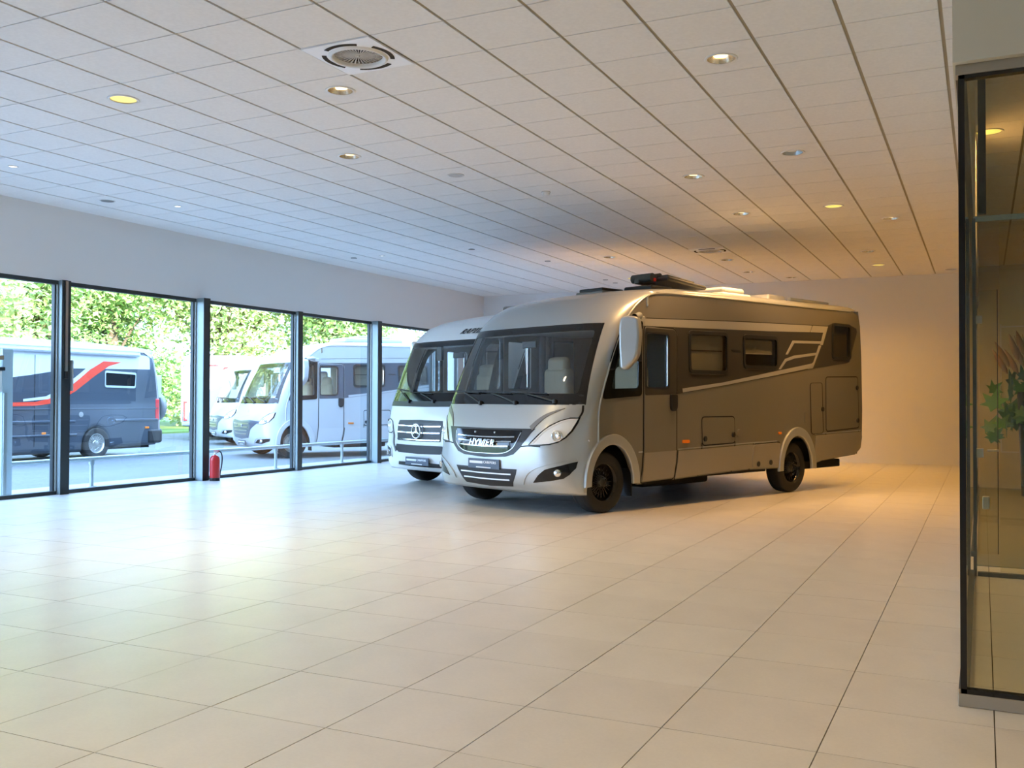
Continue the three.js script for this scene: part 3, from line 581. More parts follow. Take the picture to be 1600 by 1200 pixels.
// ------------------------------------------------------------------ the four motorhomes
function fogAndLights(t, S, o) {
  for (const s of [1, -1]) {
    const f = (q) => (s > 0 ? q : flipX(q));
    const h = sub('headlight', t);
    part('headlight_bowl', frontPatch(S, f(o.hl), [], 0.004, 0.05), M.reflector, h);
    part('headlight_edge', frontPatch(S, f(o.hl), [f(inset(o.hl, 0.014)).slice().reverse()], 0.009, 0.05), M.blackGloss, h);
    const [bx, by, br] = o.bulb, bz = S.z(bx, by);
    part('lamp_projector', [new THREE.SphereGeometry(br, 20, 14).scale(1, 1, 0.5).translate(s * bx, by, bz + 0.004), new THREE.TorusGeometry(br * 1.35, br * 0.22, 8, 28).rotateY(s * 0.7).translate(s * bx, by, bz + 0.012)], M.chrome, h);
    part('daylight_strip', frontStrip(S, f(o.strip), 0.008, 0.010), M.white, h);
    const g = sub('fog_light', t);
    part('fog_recess', frontPatch(S, f(o.fog), [], 0.005, 0.05), M.blackGloss, g);
    part('fog_lamp', lathe([[0, 0.012], [0.025, 0.01], [0.034, 0.0], [0.042, 0.004], [0.044, -0.02]], 20).rotateX(Math.PI / 2).rotateY(s * 0.6).translate(s * o.fogLamp[0], o.fogLamp[1], S.z(...o.fogLamp) + 0.02), M.chrome, g);
    part('fog_moulding', frontStrip(S, f(o.fogEdge), 0.009, 0.012), o.paint, g);
  }
}
const half = (pts) => [...pts, ...flipX(pts)]; // right half outline, mirrored (starts and ends on the centre line)
const RV = { pos: [-5.089, 0, -11.135], turn: -22 * DEG };
{
  const { t, S, mask } = motorhome('motorhome', 'large silver motorhome with graphite side band parked on the showroom tiles', RV.pos, RV.turn, {
    front: frontA, paint: M.silver, sidePaint: M.silverShaded, bandPaint: M.graphite, stripePaint: M.stripe, sides: [1, -1], mirrors: [1], archPaint: M.silver, skirtPaint: M.skirtFloorLit });
  // grille with lettering
  const gr = sub('grille', t);
  part('grille_surround', frontPatch(S, half([[0, 0.985], [0.78, 0.992], [0.735, 0.945], [0.68, 0.86], [0.61, 0.77], [0.51, 0.69], [0.38, 0.655], [0, 0.636]].reverse()), [], 0.005), M.darkTrim, gr);
  const inn = half([[0, 0.968], [0.60, 0.968], [0.585, 0.90], [0.53, 0.79], [0.43, 0.72], [0.29, 0.688], [0, 0.682]].reverse());
  part('grille_mesh', frontPatch(S, inn, [], 0.010), M.blackGloss, gr);
  part('grille_frame', frontStrip(S, [[0.595, 0.945], [0.53, 0.79], [0.43, 0.722], [0.29, 0.692], [0, 0.686], [-0.29, 0.692], [-0.43, 0.722], [-0.53, 0.79], [-0.595, 0.945]], 0.004, 0.013), M.steel, gr);
  for (const [y, w] of [[0.885, 0.52], [0.83, 0.485], [0.775, 0.44]]) part('grille_bar', frontStrip(S, [[-w, y + 0.008], [-w / 2, y], [0, y - 0.003], [w / 2, y], [w, y + 0.008]], 0.007, 0.024), M.chrome, gr);
  part('lettering', textOn(S, 'HYMER', 0.082, -0.015, 0.775, 0.03, 0.012, 0.2, 0.46), M.chrome, gr);
  parts('grille_sensor', [cyl(0.012, 0.012, 0.02, -0.2, 0.935, S.z(0.2, 0.935) + 0.015, 10), cyl(0.012, 0.012, 0.02, 0.16, 0.935, S.z(0.16, 0.935) + 0.015, 10)], M.steel, gr);
  plateOn(t, S, -0.29, 0.29, 0.495, 0.615, 0.012);
  const lg = sub('lower_grille', t);
  part('grille_mesh', frontPatch(S, half([[0, 0.512], [0.555, 0.515], [0.53, 0.46], [0.43, 0.305], [0, 0.285]].reverse()), [], 0.005), M.black, lg);
  for (const [y, w] of [[0.445, 0.46], [0.375, 0.42]]) part('grille_bar', frontStrip(S, [[-w, y + 0.006], [0, y], [w, y + 0.006]], 0.008, 0.014), M.chrome, lg);
  fogAndLights(t, S, { paint: M.silver, hl: [[0.73, 0.805], [0.84, 0.935], [0.94, 1.03], [1.04, 1.09], [1.13, 1.125], [1.20, 1.125], [1.19, 1.06], [1.165, 0.97], [1.12, 0.89], [1.06, 0.838], [0.98, 0.81], [0.87, 0.80]], bulb: [1.045, 0.915, 0.042], strip: [[0.79, 0.83], [0.90, 0.965], [1.02, 1.055], [1.12, 1.10], [1.17, 1.105]],
    fog: [[0.77, 0.37], [0.85, 0.46], [0.94, 0.53], [1.10, 0.58], [1.215, 0.625], [1.21, 0.55], [1.17, 0.475], [1.12, 0.43], [0.99, 0.40]], fogLamp: [1.08, 0.495], fogEdge: [[0.62, 0.345], [0.67, 0.43], [0.76, 0.51], [0.94, 0.585], [1.21, 0.655]] });
  for (const s of [1, -1]) {
    const f = (q) => (s > 0 ? q : flipX(q));
    part('hood_seam', frontStrip(S, f([[1.20, 1.265], [1.205, 1.19], [1.19, 1.12]]), 0.006, 0.002), M.dark, t);
    part('hood_crease_shade', frontStrip(S, f([[0.72, 0.995], [0.78, 1.07], [0.86, 1.14], [0.96, 1.19], [1.06, 1.23]]), (u) => 0.032 * (1 - u) + 0.004, 0.008), M.greyTrim, t);  // crease shade put in as a tapering grey strip on the hood
    part('headlight_seam', frontStrip(S, f([[0.62, 0.785], [0.74, 0.795], [0.88, 0.79]]), 0.006, 0.004), M.dark, t);
    part('parking_sensor', new THREE.SphereGeometry(0.014, 10, 8).translate(s * 1.245, 0.86, S.z(1.245, 0.86) + 0.004), M.steel, t);
  }
  // things fixed to the roof
  const rh = sub('roof_hatch', t);
  part('hatch_lid', boxb(-0.32, 0.12, 2.785, 2.835, -1.55, -1.12, 0.02), M.black, rh);
  part('hatch_frame', boxb(-0.35, 0.15, 2.75, 2.79, -1.58, -1.09, 0.015), M.greyTrim, rh);
  const di = sub('satellite_dish', t, 'folded dark grey satellite dish');
  const dm = mat('dark grey dish', [0.055, 0.06, 0.06], 0.45);
  part('dish_base', [boxb(0.15, 0.65, 2.77, 2.86, -1.95, -1.5, 0.03)], M.black, di);
  part('dish_reflector', [box(0.62, 0.06, 0.86, 0.38, 0, 0, 0.03).rotateX(-0.085).translate(0, 2.93, -2.22), box(0.5, 0.05, 0.6, 0.38, 0.045, 0, 0.02).rotateX(-0.085).translate(0, 2.93, -2.15)], dm, di);
  part('dish_arm', [cyl(0.06, 0.06, 0.34, 0, 0, 0, 16).rotateZ(Math.PI / 2).translate(0.36, 2.975, -1.66), cyl(0.05, 0.05, 0.3, 0, 0, 0, 16).rotateZ(Math.PI / 2).translate(0.36, 3.0, -1.84), boxb(0.25, 0.35, 2.9, 2.97, -1.95, -1.6, 0.02)], dm, di);
  part('dish_lamp', box(0.05, 0.05, 0.05, 0.52, 2.945, -1.70, 0.01), M.red, di);
  const sky = sub('skylight', t);
  part('skylight_frame', [boxb(-0.3, 0.75, 2.77, 2.87, -3.65, -2.95, 0.04)], M.whiteSide, sky);
  part('skylight_dome', [boxb(-0.22, 0.68, 2.86, 2.955, -3.58, -3.05, 0.05)], M.white, sky);
  part('roof_vent', [boxb(0.2, 0.7, 2.78, 2.93, -4.6, -4.15, 0.03)], M.whiteSide, t);
  part('solar_panel', [boxb(-0.3, 0.8, 2.86, 2.90, -6.0 + 0.35, -4.9, 0.01), boxb(-0.3, 0.8, 2.8, 2.87, -5.5, -5.4), boxb(-0.3, 0.8, 2.8, 2.87, -5.1, -5.0)], M.black, t);
  part('roof_profile', boxb(0.86, 0.92, 2.83, 2.875, -5.5, -4.4, 0.01), M.silver, t);
}
{
  const { t, S } = motorhome('motorhome', 'white motorhome with chrome star grille standing behind the silver one', [-7.33, 0, -13.33], -22 * DEG, {
    front: frontB, paint: M.whitePaint, sidePaint: M.whiteSide, sides: [1, -1], sill: 1.43, cabWall: mat('grey cab wall', [0.10, 0.10, 0.10], 0.7), dash: mat('grey dashboard', [0.09, 0.10, 0.10], 0.6), wipers: [[-0.42, 1.30, -1.0, 1.50], [0.2, 1.30, -0.45, 1.44]] });
  part('screen_panel', frontPatch(S, half([[0, 1.30], [1.14, 1.30], [1.18, 1.24], [1.15, 1.225], [0, 1.215]].reverse()), [], 0.004), M.black, t);
  part('lettering', textOn(S, 'RAPIDO', 0.082, 0.50, 2.335, 0.006, 0.004, 0.35, 0.56), M.black, t);
  part('screen_camera', boxb(-0.24, -0.10, 1.93, 2.17, S.z(0.2, 2.1) - 0.09, S.z(0.2, 2.1) - 0.04, 0.02), M.black, t);
  const gr = sub('grille', t);
  part('grille_mesh', frontPatch(S, half([[0, 1.02], [0.54, 1.01], [0.56, 0.93], [0.535, 0.70], [0, 0.695]].reverse()), [], 0.005), M.black, gr);
  for (const y of [0.925, 0.825, 0.72]) part('grille_bar', frontStrip(S, [[-0.53, y + 0.006], [-0.25, y], [0, y - 0.002], [0.25, y], [0.53, y + 0.006]], 0.008, 0.018), M.chrome, gr);
  const z = S.z(0, 0.85) + 0.045, star = [new THREE.TorusGeometry(0.105, 0.011, 10, 40).translate(0, 0.85, z)];
  for (let k = 0; k < 3; k++) star.push(ext(shapeOf([[-0.017, 0], [0.017, 0], [0.003, 0.104], [-0.003, 0.104]]), 0.008, 0.002).rotateZ(k * 2 * Math.PI / 3).translate(0, 0.85, z - 0.005));
  part('star_emblem', star, M.chrome, gr);
  part('lower_intake', frontPatch(S, half([[0, 0.635], [0.57, 0.64], [0.62, 0.57], [0.52, 0.515], [0, 0.505]].reverse()), [], 0.005), M.black, t);
  for (const s of [1, -1]) part('bumper_moulding', frontStrip(S, (s > 0 ? (q) => q : flipX)([[0.70, 0.84], [0.66, 0.78], [0.665, 0.65], [0.60, 0.53]]), 0.022, 0.010), M.greyTrim, t);
  plateOn(t, S, -0.29, 0.29, 0.335, 0.455, 0.05);
  part('bumper_opening', frontPatch(S, half([[0, 0.38], [0.56, 0.37], [0.62, 0.315], [0, 0.30]].reverse()), [], 0.006), M.black, t);
  part('skid_bar', frontStrip(S, [[-0.56, 0.30], [0, 0.295], [0.56, 0.30]], 0.012, 0.02), M.chrome, t);
  fogAndLights(t, S, { paint: M.whitePaint, hl: [[0.68, 0.85], [0.76, 0.99], [0.90, 1.03], [1.08, 1.02], [1.14, 0.97], [1.08, 0.87], [0.9, 0.80], [0.75, 0.80]], bulb: [0.92, 0.91, 0.05], strip: [[0.72, 0.86], [0.80, 0.98], [0.95, 1.0], [1.08, 0.99]],
    fog: [[0.80, 0.44], [0.80, 0.56], [0.92, 0.585], [1.08, 0.60], [1.10, 0.50], [0.95, 0.42]], fogLamp: [0.95, 0.50], fogEdge: [[0.77, 0.42], [0.77, 0.58], [0.92, 0.61], [1.10, 0.63]] });
  part('roof_hatch', [boxb(-0.45, 0.45, 2.78, 2.90, -1.8, -1.2, 0.04)], mat('hatch grey', [0.22, 0.20, 0.18], 0.5), t);
}
function whiteFront(t, S, full) {
  const gr = sub('grille', t);
  part('grille_surround', frontPatch(S, half([[0, 0.86], [0.55, 0.89], [0.98, 0.86], [0.66, 0.68], [0.52, 0.47], [0, 0.43]].reverse()), [], 0.005), M.blueGrey, gr);
  for (const [y, w] of [[0.80, 0.55], [0.72, 0.5], [0.64, 0.46], [0.56, 0.42]]) part('grille_bar', frontStrip(S, [[-w, y], [0, y - 0.004], [w, y]], 0.012, 0.012), M.steel, gr);
  part('grille_badge', boxb(-0.14, 0.14, 0.70, 0.78, S.z(0, 0.74), S.z(0, 0.74) + 0.03, 0.02), M.steel, gr);
  plateOn(t, S, -0.28, 0.28, 0.29, 0.40, 0.02);
  fogAndLights(t, S, { paint: M.offWhite, hl: [[0.92, 0.80], [1.02, 0.94], [1.14, 1.05], [1.215, 1.07], [1.205, 0.95], [1.15, 0.84], [1.05, 0.79]], bulb: [1.08, 0.88, 0.04], strip: [[0.96, 0.83], [1.06, 0.95], [1.17, 1.03]],
    fog: [[0.80, 0.36], [0.92, 0.44], [1.20, 0.47], [1.19, 0.40], [1.02, 0.34]], fogLamp: [1.02, 0.40], fogEdge: [[0.74, 0.35], [0.9, 0.47], [1.2, 0.50]] });
}
{
  const opt = { front: frontA, paint: M.offWhite, sidePaint: M.offWhiteSide, bandPaint: M.blueGrey, stripePaint: M.offWhiteSide, sides: [1], steelWheels: true, dash: mat('pale dashboard', [0.2, 0.21, 0.22], 0.6), cabWall: mat('pale cab wall', [0.32, 0.29, 0.25], 0.7) };
  const a = motorhome('motorhome', 'white motorhome with blue grey side band parked outside behind the railing', [-15.45, -0.05, -18.62], -31 * DEG, opt);
  whiteFront(a.t, a.S);
  part('roof_vent', [boxb(-0.3, 0.7, 2.78, 2.90, -3.1, -1.5, 0.05), boxb(0.0, 0.6, 2.86, 2.96, -2.8, -1.9, 0.04)], M.offWhiteSide, a.t);
  const b = motorhome('motorhome', 'white motorhome outside whose nose peeps out beside the other white one', [-20.45, -0.05, -23.05], -35 * DEG, { ...opt, bandPaint: null });
  whiteFront(b.t, b.S);
}
// ------------------------------------------------------------------ grey panel van outside, seen from its side
{
  const t = thing('panel_van', 'dark grey camper van with red and white swoosh parked outside the first windows', 'van', [-18.05, -0.05, -15.63]);
  // local: z forward (+z), rear axle at the origin, near side at x = 0
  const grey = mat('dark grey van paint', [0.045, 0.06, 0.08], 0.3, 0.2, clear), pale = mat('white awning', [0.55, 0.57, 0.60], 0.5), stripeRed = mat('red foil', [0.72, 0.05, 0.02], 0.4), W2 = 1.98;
  const up = rounded([[-1.78, 0.26], [-1.92, 0.55], [-1.90, 1.2], [-1.80, 2.0], [-1.68, 2.45], [-1.35, 2.58], [0.5, 2.64], [2.9, 2.62], [3.4, 2.45], [4.2, 1.55], [4.8, 1.25], [5.0, 0.95], [5.02, 0.35], [4.85, 0.20]], 0.08, 2).slice(2, -2);
  const prof = [[-1.78, 0.26], ...up, [4.85, 0.20], [4.16, 0.20], ...ringPts(3.80, 0.34, 0.34, 0.36, 0, Math.PI, 14), [3.44, 0.18], [0.38, 0.18], ...ringPts(0.02, 0.34, 0.34, 0.36, 0, Math.PI, 14), [-0.34, 0.24]];
  part('van_body', ext(shapeOf(prof), W2 - 0.24, 0.12, 4).rotateY(-Math.PI / 2).translate(-0.12, 0, 0), grey, t);
  part('roof_skin', ext(shapeOf(rounded([[-1.62, 2.40], [-1.34, 2.55], [0.5, 2.625], [2.9, 2.61], [3.3, 2.46], [2.9, 2.50], [0.5, 2.52], [-1.3, 2.45]], 0.03, 2)), W2 - 0.16, 0.1, 3).rotateY(-Math.PI / 2).translate(-0.08, 0.02, 0), pale, t);
  part('awning', [boxb(-0.02, 0.10, 2.36, 2.54, -1.15, 3.0, 0.04), boxb(0.08, 0.112, 2.40, 2.42, -1.13, 2.98), boxb(0.08, 0.112, 2.48, 2.49, -1.13, 2.98)], pale, t);
  const S2 = (pts, d, off, m, n, holes = []) => part(n, ext(shapeOf(pts, holes), d).rotateY(Math.PI / 2).translate(off, 0, 0).applyMatrix4(new THREE.Matrix4().makeScale(1, 1, 1)), m, t);
  const Z = (pts) => pts.map(([z, y]) => [-z, y]); // shape x runs to -z after the turn
  S2(Z([[-0.66, 2.22], [-0.15, 2.23], [0.30, 1.98], [0.75, 1.64], [1.15, 1.40], [1.6, 1.30], [2.6, 1.28], [4.1, 1.30], [4.1, 1.22], [2.6, 1.20], [1.6, 1.22], [1.1, 1.28], [0.6, 1.54], [0.1, 1.88], [-0.3, 2.12]]), 0.004, 0.002, stripeRed, 'red_swoosh');
  S2(Z([[0.10, 2.12], [0.26, 2.10], [0.62, 1.84], [1.0, 1.58], [1.35, 1.42], [1.9, 1.36], [1.9, 1.31], [1.3, 1.36], [0.95, 1.50], [0.55, 1.78]]), 0.004, 0.003, pale, 'white_swoosh');
  S2(Z([[-1.52, 2.08], [0.7, 2.04], [1.8, 1.86], [3.0, 1.70], [3.2, 2.42], [0.5, 2.46], [-1.5, 2.40]]), 0.003, 0.0005, pale, 'sunlit_upper_side');  // white patch painted for the sunlit side above the building shadow
  const wn = sub('side_window', t);
  const q = [[-0.20, 1.99], [-1.08, 1.96], [-1.06, 1.65], [-0.20, 1.66]];
  part('window_frame', ext(shapeOf(rounded(Z(inset(q, -0.03)), 0.05, 4), [rounded(Z(inset(q, 0.02)), 0.03, 4)]), 0.02).rotateY(Math.PI / 2), M.aluLight, wn);
  part('window_pane', ext(shapeOf(rounded(Z(q), 0.04, 4)), 0.008).rotateY(Math.PI / 2).translate(0.003, 0, 0), M.blackGloss, wn);
  parts('body_moulding', [boxb(-0.01, 0.012, 1.13, 1.16, -1.8, 3.3, 0.004), boxb(-0.01, 0.02, 0.84, 0.90, -1.78, -0.5, 0.02), boxb(-0.01, 0.02, 0.84, 0.90, 0.6, 3.2, 0.02), boxb(-0.01, 0.02, 0.55, 0.60, 0.55, 3.2, 0.02)], grey, t);
  parts('door_seam', [boxb(-0.01, 0.004, 0.35, 2.3, 1.62, 1.635), boxb(-0.01, 0.004, 0.35, 2.3, 3.0, 3.012), boxb(-0.01, 0.004, 1.12, 1.128, 1.0, 3.4)], M.dark, t);
  part('fuel_cap', ext(shapeOf(ringPts(-0.45, 1.02, 0.06, 0.06, 0, Math.PI * 1.94, 18)), 0.01).rotateY(Math.PI / 2), M.steel, t);
  part('tail_light', [boxb(-0.16, 0.012, 0.85, 1.38, -1.83, -1.70, 0.03)], M.red, t);
  part('rear_bumper', [boxb(-1.9, 0.02, 0.30, 0.66, -1.95, -1.45, 0.08)], M.black, t);
  parts('marker_lamp', [boxb(-0.01, 0.02, 0.66, 0.71, -1.50, -1.38, 0.01), boxb(-0.01, 0.02, 0.60, 0.65, 1.35, 1.45, 0.01)], M.amber, t);
  for (const z of [0, 3.8]) { const w = makeWheel(t, -0.12, z, 1, true); w.position.y = 0.36; makeWheel(t, -W2 + 0.12, z, -1, true); }
  parts('wheel_well', [boxb(-0.6, -0.25, 0.3, 0.8, -0.43, 0.46), boxb(-0.6, -0.25, 0.3, 0.8, 3.37, 4.22), boxb(-1.9, -0.2, 0.2, 0.45, -1.7, 4.6)], M.dark, t);
  const sp = sub('spare_wheel', t);
  part('wheel_cover', lathe([[0, 0.13], [0.30, 0.13], [0.37, 0.10], [0.39, 0.0], [0.37, -0.1], [0, -0.1]], 36).rotateX(-Math.PI / 2).translate(-0.52, 1.18, -2.12), M.greyTrim, sp);
  parts('carrier_bracket', [boxb(-0.57, -0.47, 0.7, 1.7, -2.04, -1.80, 0.02), boxb(-0.16, -0.10, 1.4, 1.95, -1.99, -1.8, 0.01)], M.aluLight, sp);
  part('cab_side_window', ext(shapeOf(rounded(Z([[2.95, 2.28], [3.25, 2.26], [4.0, 1.50], [2.95, 1.45]]), 0.05, 3)), 0.012).rotateY(Math.PI / 2).translate(-0.004, 0, 0), M.blackGloss, t);
}
// ------------------------------------------------------------------ white caravan seen from behind
{
  const a = 25.9 * DEG, t = thing('caravan', 'tall white caravan with red tail light parked at the back of the yard', 'caravan', [-22.95, -0.05, -24.62], a);
  part('caravan_body', box(2.3, 2.38, 5.2, 0, 1.64, -2.6, 0.2), M.offWhite, t);
  parts('rear_moulding', [box(2.2, 0.12, 0.06, 0, 0.55, 0.0, 0.03), box(0.05, 2.0, 0.05, -1.12, 1.6, -0.03, 0.02), box(0.05, 2.0, 0.05, 1.12, 1.6, -0.03, 0.02)], M.offWhiteSide, t);
  parts('stripe', [box(1.0, 0.035, 0.012, -0.62, 2.49, 0.006), box(1.0, 0.02, 0.012, 0.5, 2.49, 0.006)], M.greyTrim, t);
  const rd = mat('red foil stripe', [0.75, 0.04, 0.03], 0.4);
  part('red_stripe', box(0.42, 0.045, 0.014, -0.12, 2.49, 0.008), rd, t);
  part('logo', [ext(shapeOf([[0.12, 2.30], [0.24, 2.36], [0.30, 2.44], [0.40, 2.44], [0.46, 2.41], [0.36, 2.38], [0.28, 2.35]]), 0.012)], rd, t);
  for (const s of [-1, 1]) {
    part('tail_light', [box(0.05, 0.62, 0.03, s * 1.02, 0.97, 0.012, 0.012), box(0.12, 0.05, 0.03, s * 0.98, 1.27, 0.012, 0.012), box(0.12, 0.05, 0.03, s * 0.98, 0.67, 0.012, 0.012)], rd, t);
    part('bumper_lamp', box(0.34, 0.11, 0.05, s * 0.62, 0.46, 0.0, 0.02), rd, t);
    makeWheel(t, s * 0.98, -2.9, s, true);
    part('corner_steady', boxb(s * 0.95, s * 0.75, 0.0, 0.5, -0.5, -0.25, 0.01), M.greyTrim, t);
  }
  part('chassis', boxb(-0.9, 0.9, 0.3, 0.5, -5.0, -0.1), M.dark, t);
}

// ------------------------------------------------------------------ outdoors: ground, railing, post, trees
{
  const tx = noiseTex(256, (u, v) => 205 + 30 * vnoise(u * 64, v * 64, 64) + 14 * vnoise(u * 5, v * 5, 5), true); tx.repeat.set(40, 40);
  M.asphalt.map = tx;
  const g = struct('ground', boxb(-90, XL - 0.28, -0.4, -0.05, -90, 30), M.asphalt);
  struct('lawn', boxb(-90, -29, -0.1, 0.02, -90, 30), M.lawn);
  struct('path', boxb(XL - 1.4, XL - 0.28, -0.06, -0.03, ZB, 6), mat('concrete kerb strip', [0.36, 0.36, 0.35], 0.9));
  const r = thing('guard_rail', 'low galvanised tube railing running along outside the windows', 'railing', [-12.3, -0.05, -14]);
  part('rail', bar([0, 0.45, 8.5], [0, 0.45, -6.6], 0.036, 12), M.galv, r);
  for (let k = -2; k < 5; k++) { const p = part('rail_post', [cyl(0.030, 0.030, 0.45, 0, 0.225, 0, 12), cyl(0.042, 0.042, 0.07, 0, 0.40, 0, 12), cyl(0.07, 0.08, 0.02, 0, 0.03, 0, 12)], M.galv, r); p.position.z = -0.85 - 2.15 * (k - 1) + 2.15 * 0.0; }
  const bl = mat('pale blue grey board', [0.40, 0.52, 0.58], 0.5), pst = thing('sign_post', 'pale blue post with a small panel and wooden top outside the first window', 'sign', [-12.0, -0.05, -8.87]);
  part('post', [boxb(-0.03, 0.03, 0, 2.05, -0.08, 0.08, 0.008)], bl, pst);
  part('post_fin', [boxb(0.03, 0.05, 0, 1.45, 0.02, 0.07)], M.galv, pst);
  part('panel', [boxb(-0.03, 0.02, 1.46, 1.75, 0.05, 0.62, 0.01)], M.white, pst);
  part('panel_top', [boxb(-0.05, 0.05, 1.75, 1.80, 0.05, 0.62, 0.01)], M.black, pst);
  part('wooden_cap', [boxb(-0.20, 0.22, 1.90, 1.96, 0.08, 0.7, 0.01).rotateX(0.06)], mat('brown wood', [0.25, 0.15, 0.08], 0.6), pst);
}
{
  const leafG = (() => { // one bent leaf spray
    const g = new THREE.BufferGeometry();
    g.setAttribute('position', new THREE.Float32BufferAttribute([0, 0, 0, 0.5, 0.12, 0.28, 0.95, 0, 0, 0.5, 0.12, -0.28, 0.5, 0.2, 0], 3)); g.setIndex([0, 1, 4, 1, 2, 4, 2, 3, 4, 3, 0, 4]); g.computeVertexNormals(); return g;
  })();
  const greens = [[0.32, 0.50, 0.17], [0.40, 0.56, 0.22], [0.24, 0.40, 0.16], [0.46, 0.58, 0.27]].map((c) => mat('foliage', c, 0.8, 0, { transmission: 0.35, thickness: 0 }));
  const q = new THREE.Quaternion(), e = new THREE.Euler(), m4 = new THREE.Matrix4(), sc = new THREE.Vector3(), v = new THREE.Vector3(), col = new THREE.Color();
  function tree(label, x, z, h, r, n, gm, low) {
    const t = thing('tree', label, 'tree', [x, -0.05, z], rr(0, 6), 'trees along the far side of the yard');
    const br = [bar([0, 0, 0], [0.1, h * 0.45, 0.05], 0.05 * r + 0.08, 10)], tips = [];
    for (let k = 0; k < 14; k++) {
      const a = k * 2.4, y0 = h * rr(0.18, 0.5), y1 = y0 + h * rr(0.15, 0.4), d = r * rr(0.4, 0.85), b = [d * Math.cos(a), y1, d * Math.sin(a)];
      br.push(bar([0.05, y0, 0.03], [b[0] * 0.5, lerp(y0, y1, 0.6), b[2] * 0.5], 0.07, 6), bar([b[0] * 0.5, lerp(y0, y1, 0.6), b[2] * 0.5], b, 0.04, 6)); tips.push(b, [b[0] * 0.55, lerp(y0, y1, 0.65), b[2] * 0.55]);
    }
    for (let k = 0; k < 10; k++) tips.push([rr(-0.5, 0.5) * r, h * rr(0.55, 0.95), rr(-0.5, 0.5) * r]);
    for (let k = 0; k < low; k++) { const a = rr(0, 6.28); tips.push([Math.cos(a) * r * rr(0.3, 0.9), h * rr(0.06, 0.3), Math.sin(a) * r * rr(0.3, 0.9)]); }
    part('trunk', br, M.bark, t);
    const im = new THREE.InstancedMesh(leafG, greens[gm], n = Math.round(n * 3)); im.name = 'foliage'; im.userData.kind = 'stuff'; im.castShadow = im.receiveShadow = true;
    for (let k = 0; k < n; k++) {
      const c = tips[Math.floor(rnd() * tips.length)], R = 0.38 * r * Math.cbrt(rnd()), a = rr(0, 6.28), b = Math.acos(rr(-1, 1));
      v.set(c[0] + R * Math.sin(b) * Math.cos(a), Math.max(0.15, c[1] + R * Math.cos(b) * 0.9), c[2] + R * Math.sin(b) * Math.sin(a));
      e.set(rr(-0.9, 0.9), rr(0, 6.28), rr(-0.9, 0.9)); const s = rr(0.2, 0.44); sc.set(s, s, s);
      im.setMatrixAt(k, m4.compose(v, q.setFromEuler(e), sc)); const u = rr(0.75, 1.3); im.setColorAt(k, col.setRGB(u * rr(0.9, 1.15), u, u * 0.9));
    }
    t.add(im);
  }
  tree('second row tree standing behind the caravan roof', -39, -42, 13, 5, 4200, 0, 8);
  tree('second row tree filling the sky behind the forked trunk', -41, -28, 13, 5, 4200, 3, 8);
  tree('far tree closing the row behind the last window', -8, -54, 12, 5, 4200, 0, 8);
  tree('broad pale green tree behind the roof of the grey van, before the first post', -31, -20, 11, 4.2, 5200, 3, 8);
  tree('tree with a visible forked trunk right behind the rear of the grey van', -33.5, -26, 12, 3.6, 4600, 1, 4);
  tree('dense green tree over the gap between the van and the caravan', -35, -31, 11, 3.8, 5200, 0, 10);
  tree('yellow green tree above the white caravan', -33, -36, 11.5, 3.9, 5200, 3, 10);
  tree('bright green tree above the nose of the white motorhome outside', -29.5, -40, 11, 3.9, 5200, 1, 10);
  tree('tree over the roof of the white motorhome outside', -26, -46, 12.5, 4.2, 5200, 3, 10);
  tree('darker green tree behind the roof vents of the white motorhome outside', -20.5, -48, 12, 4.2, 4600, 0, 8);
  tree('far pale tree beside the last window post', -15, -49, 12, 4.0, 4200, 1, 8);
  tree('tree beyond the blue sign post', -29, -13.5, 11, 4.2, 4600, 1, 8);
  tree('dark tree in the second row behind the van and the caravan', -44, -35, 13, 5.0, 4600, 2, 10);
  tree('dark tree in the second row behind the white motorhomes', -36, -50, 14, 5.0, 4600, 2, 10);
  tree('dark tree in the second row behind the first windows', -42, -21, 13, 5.0, 4600, 2, 10);
}
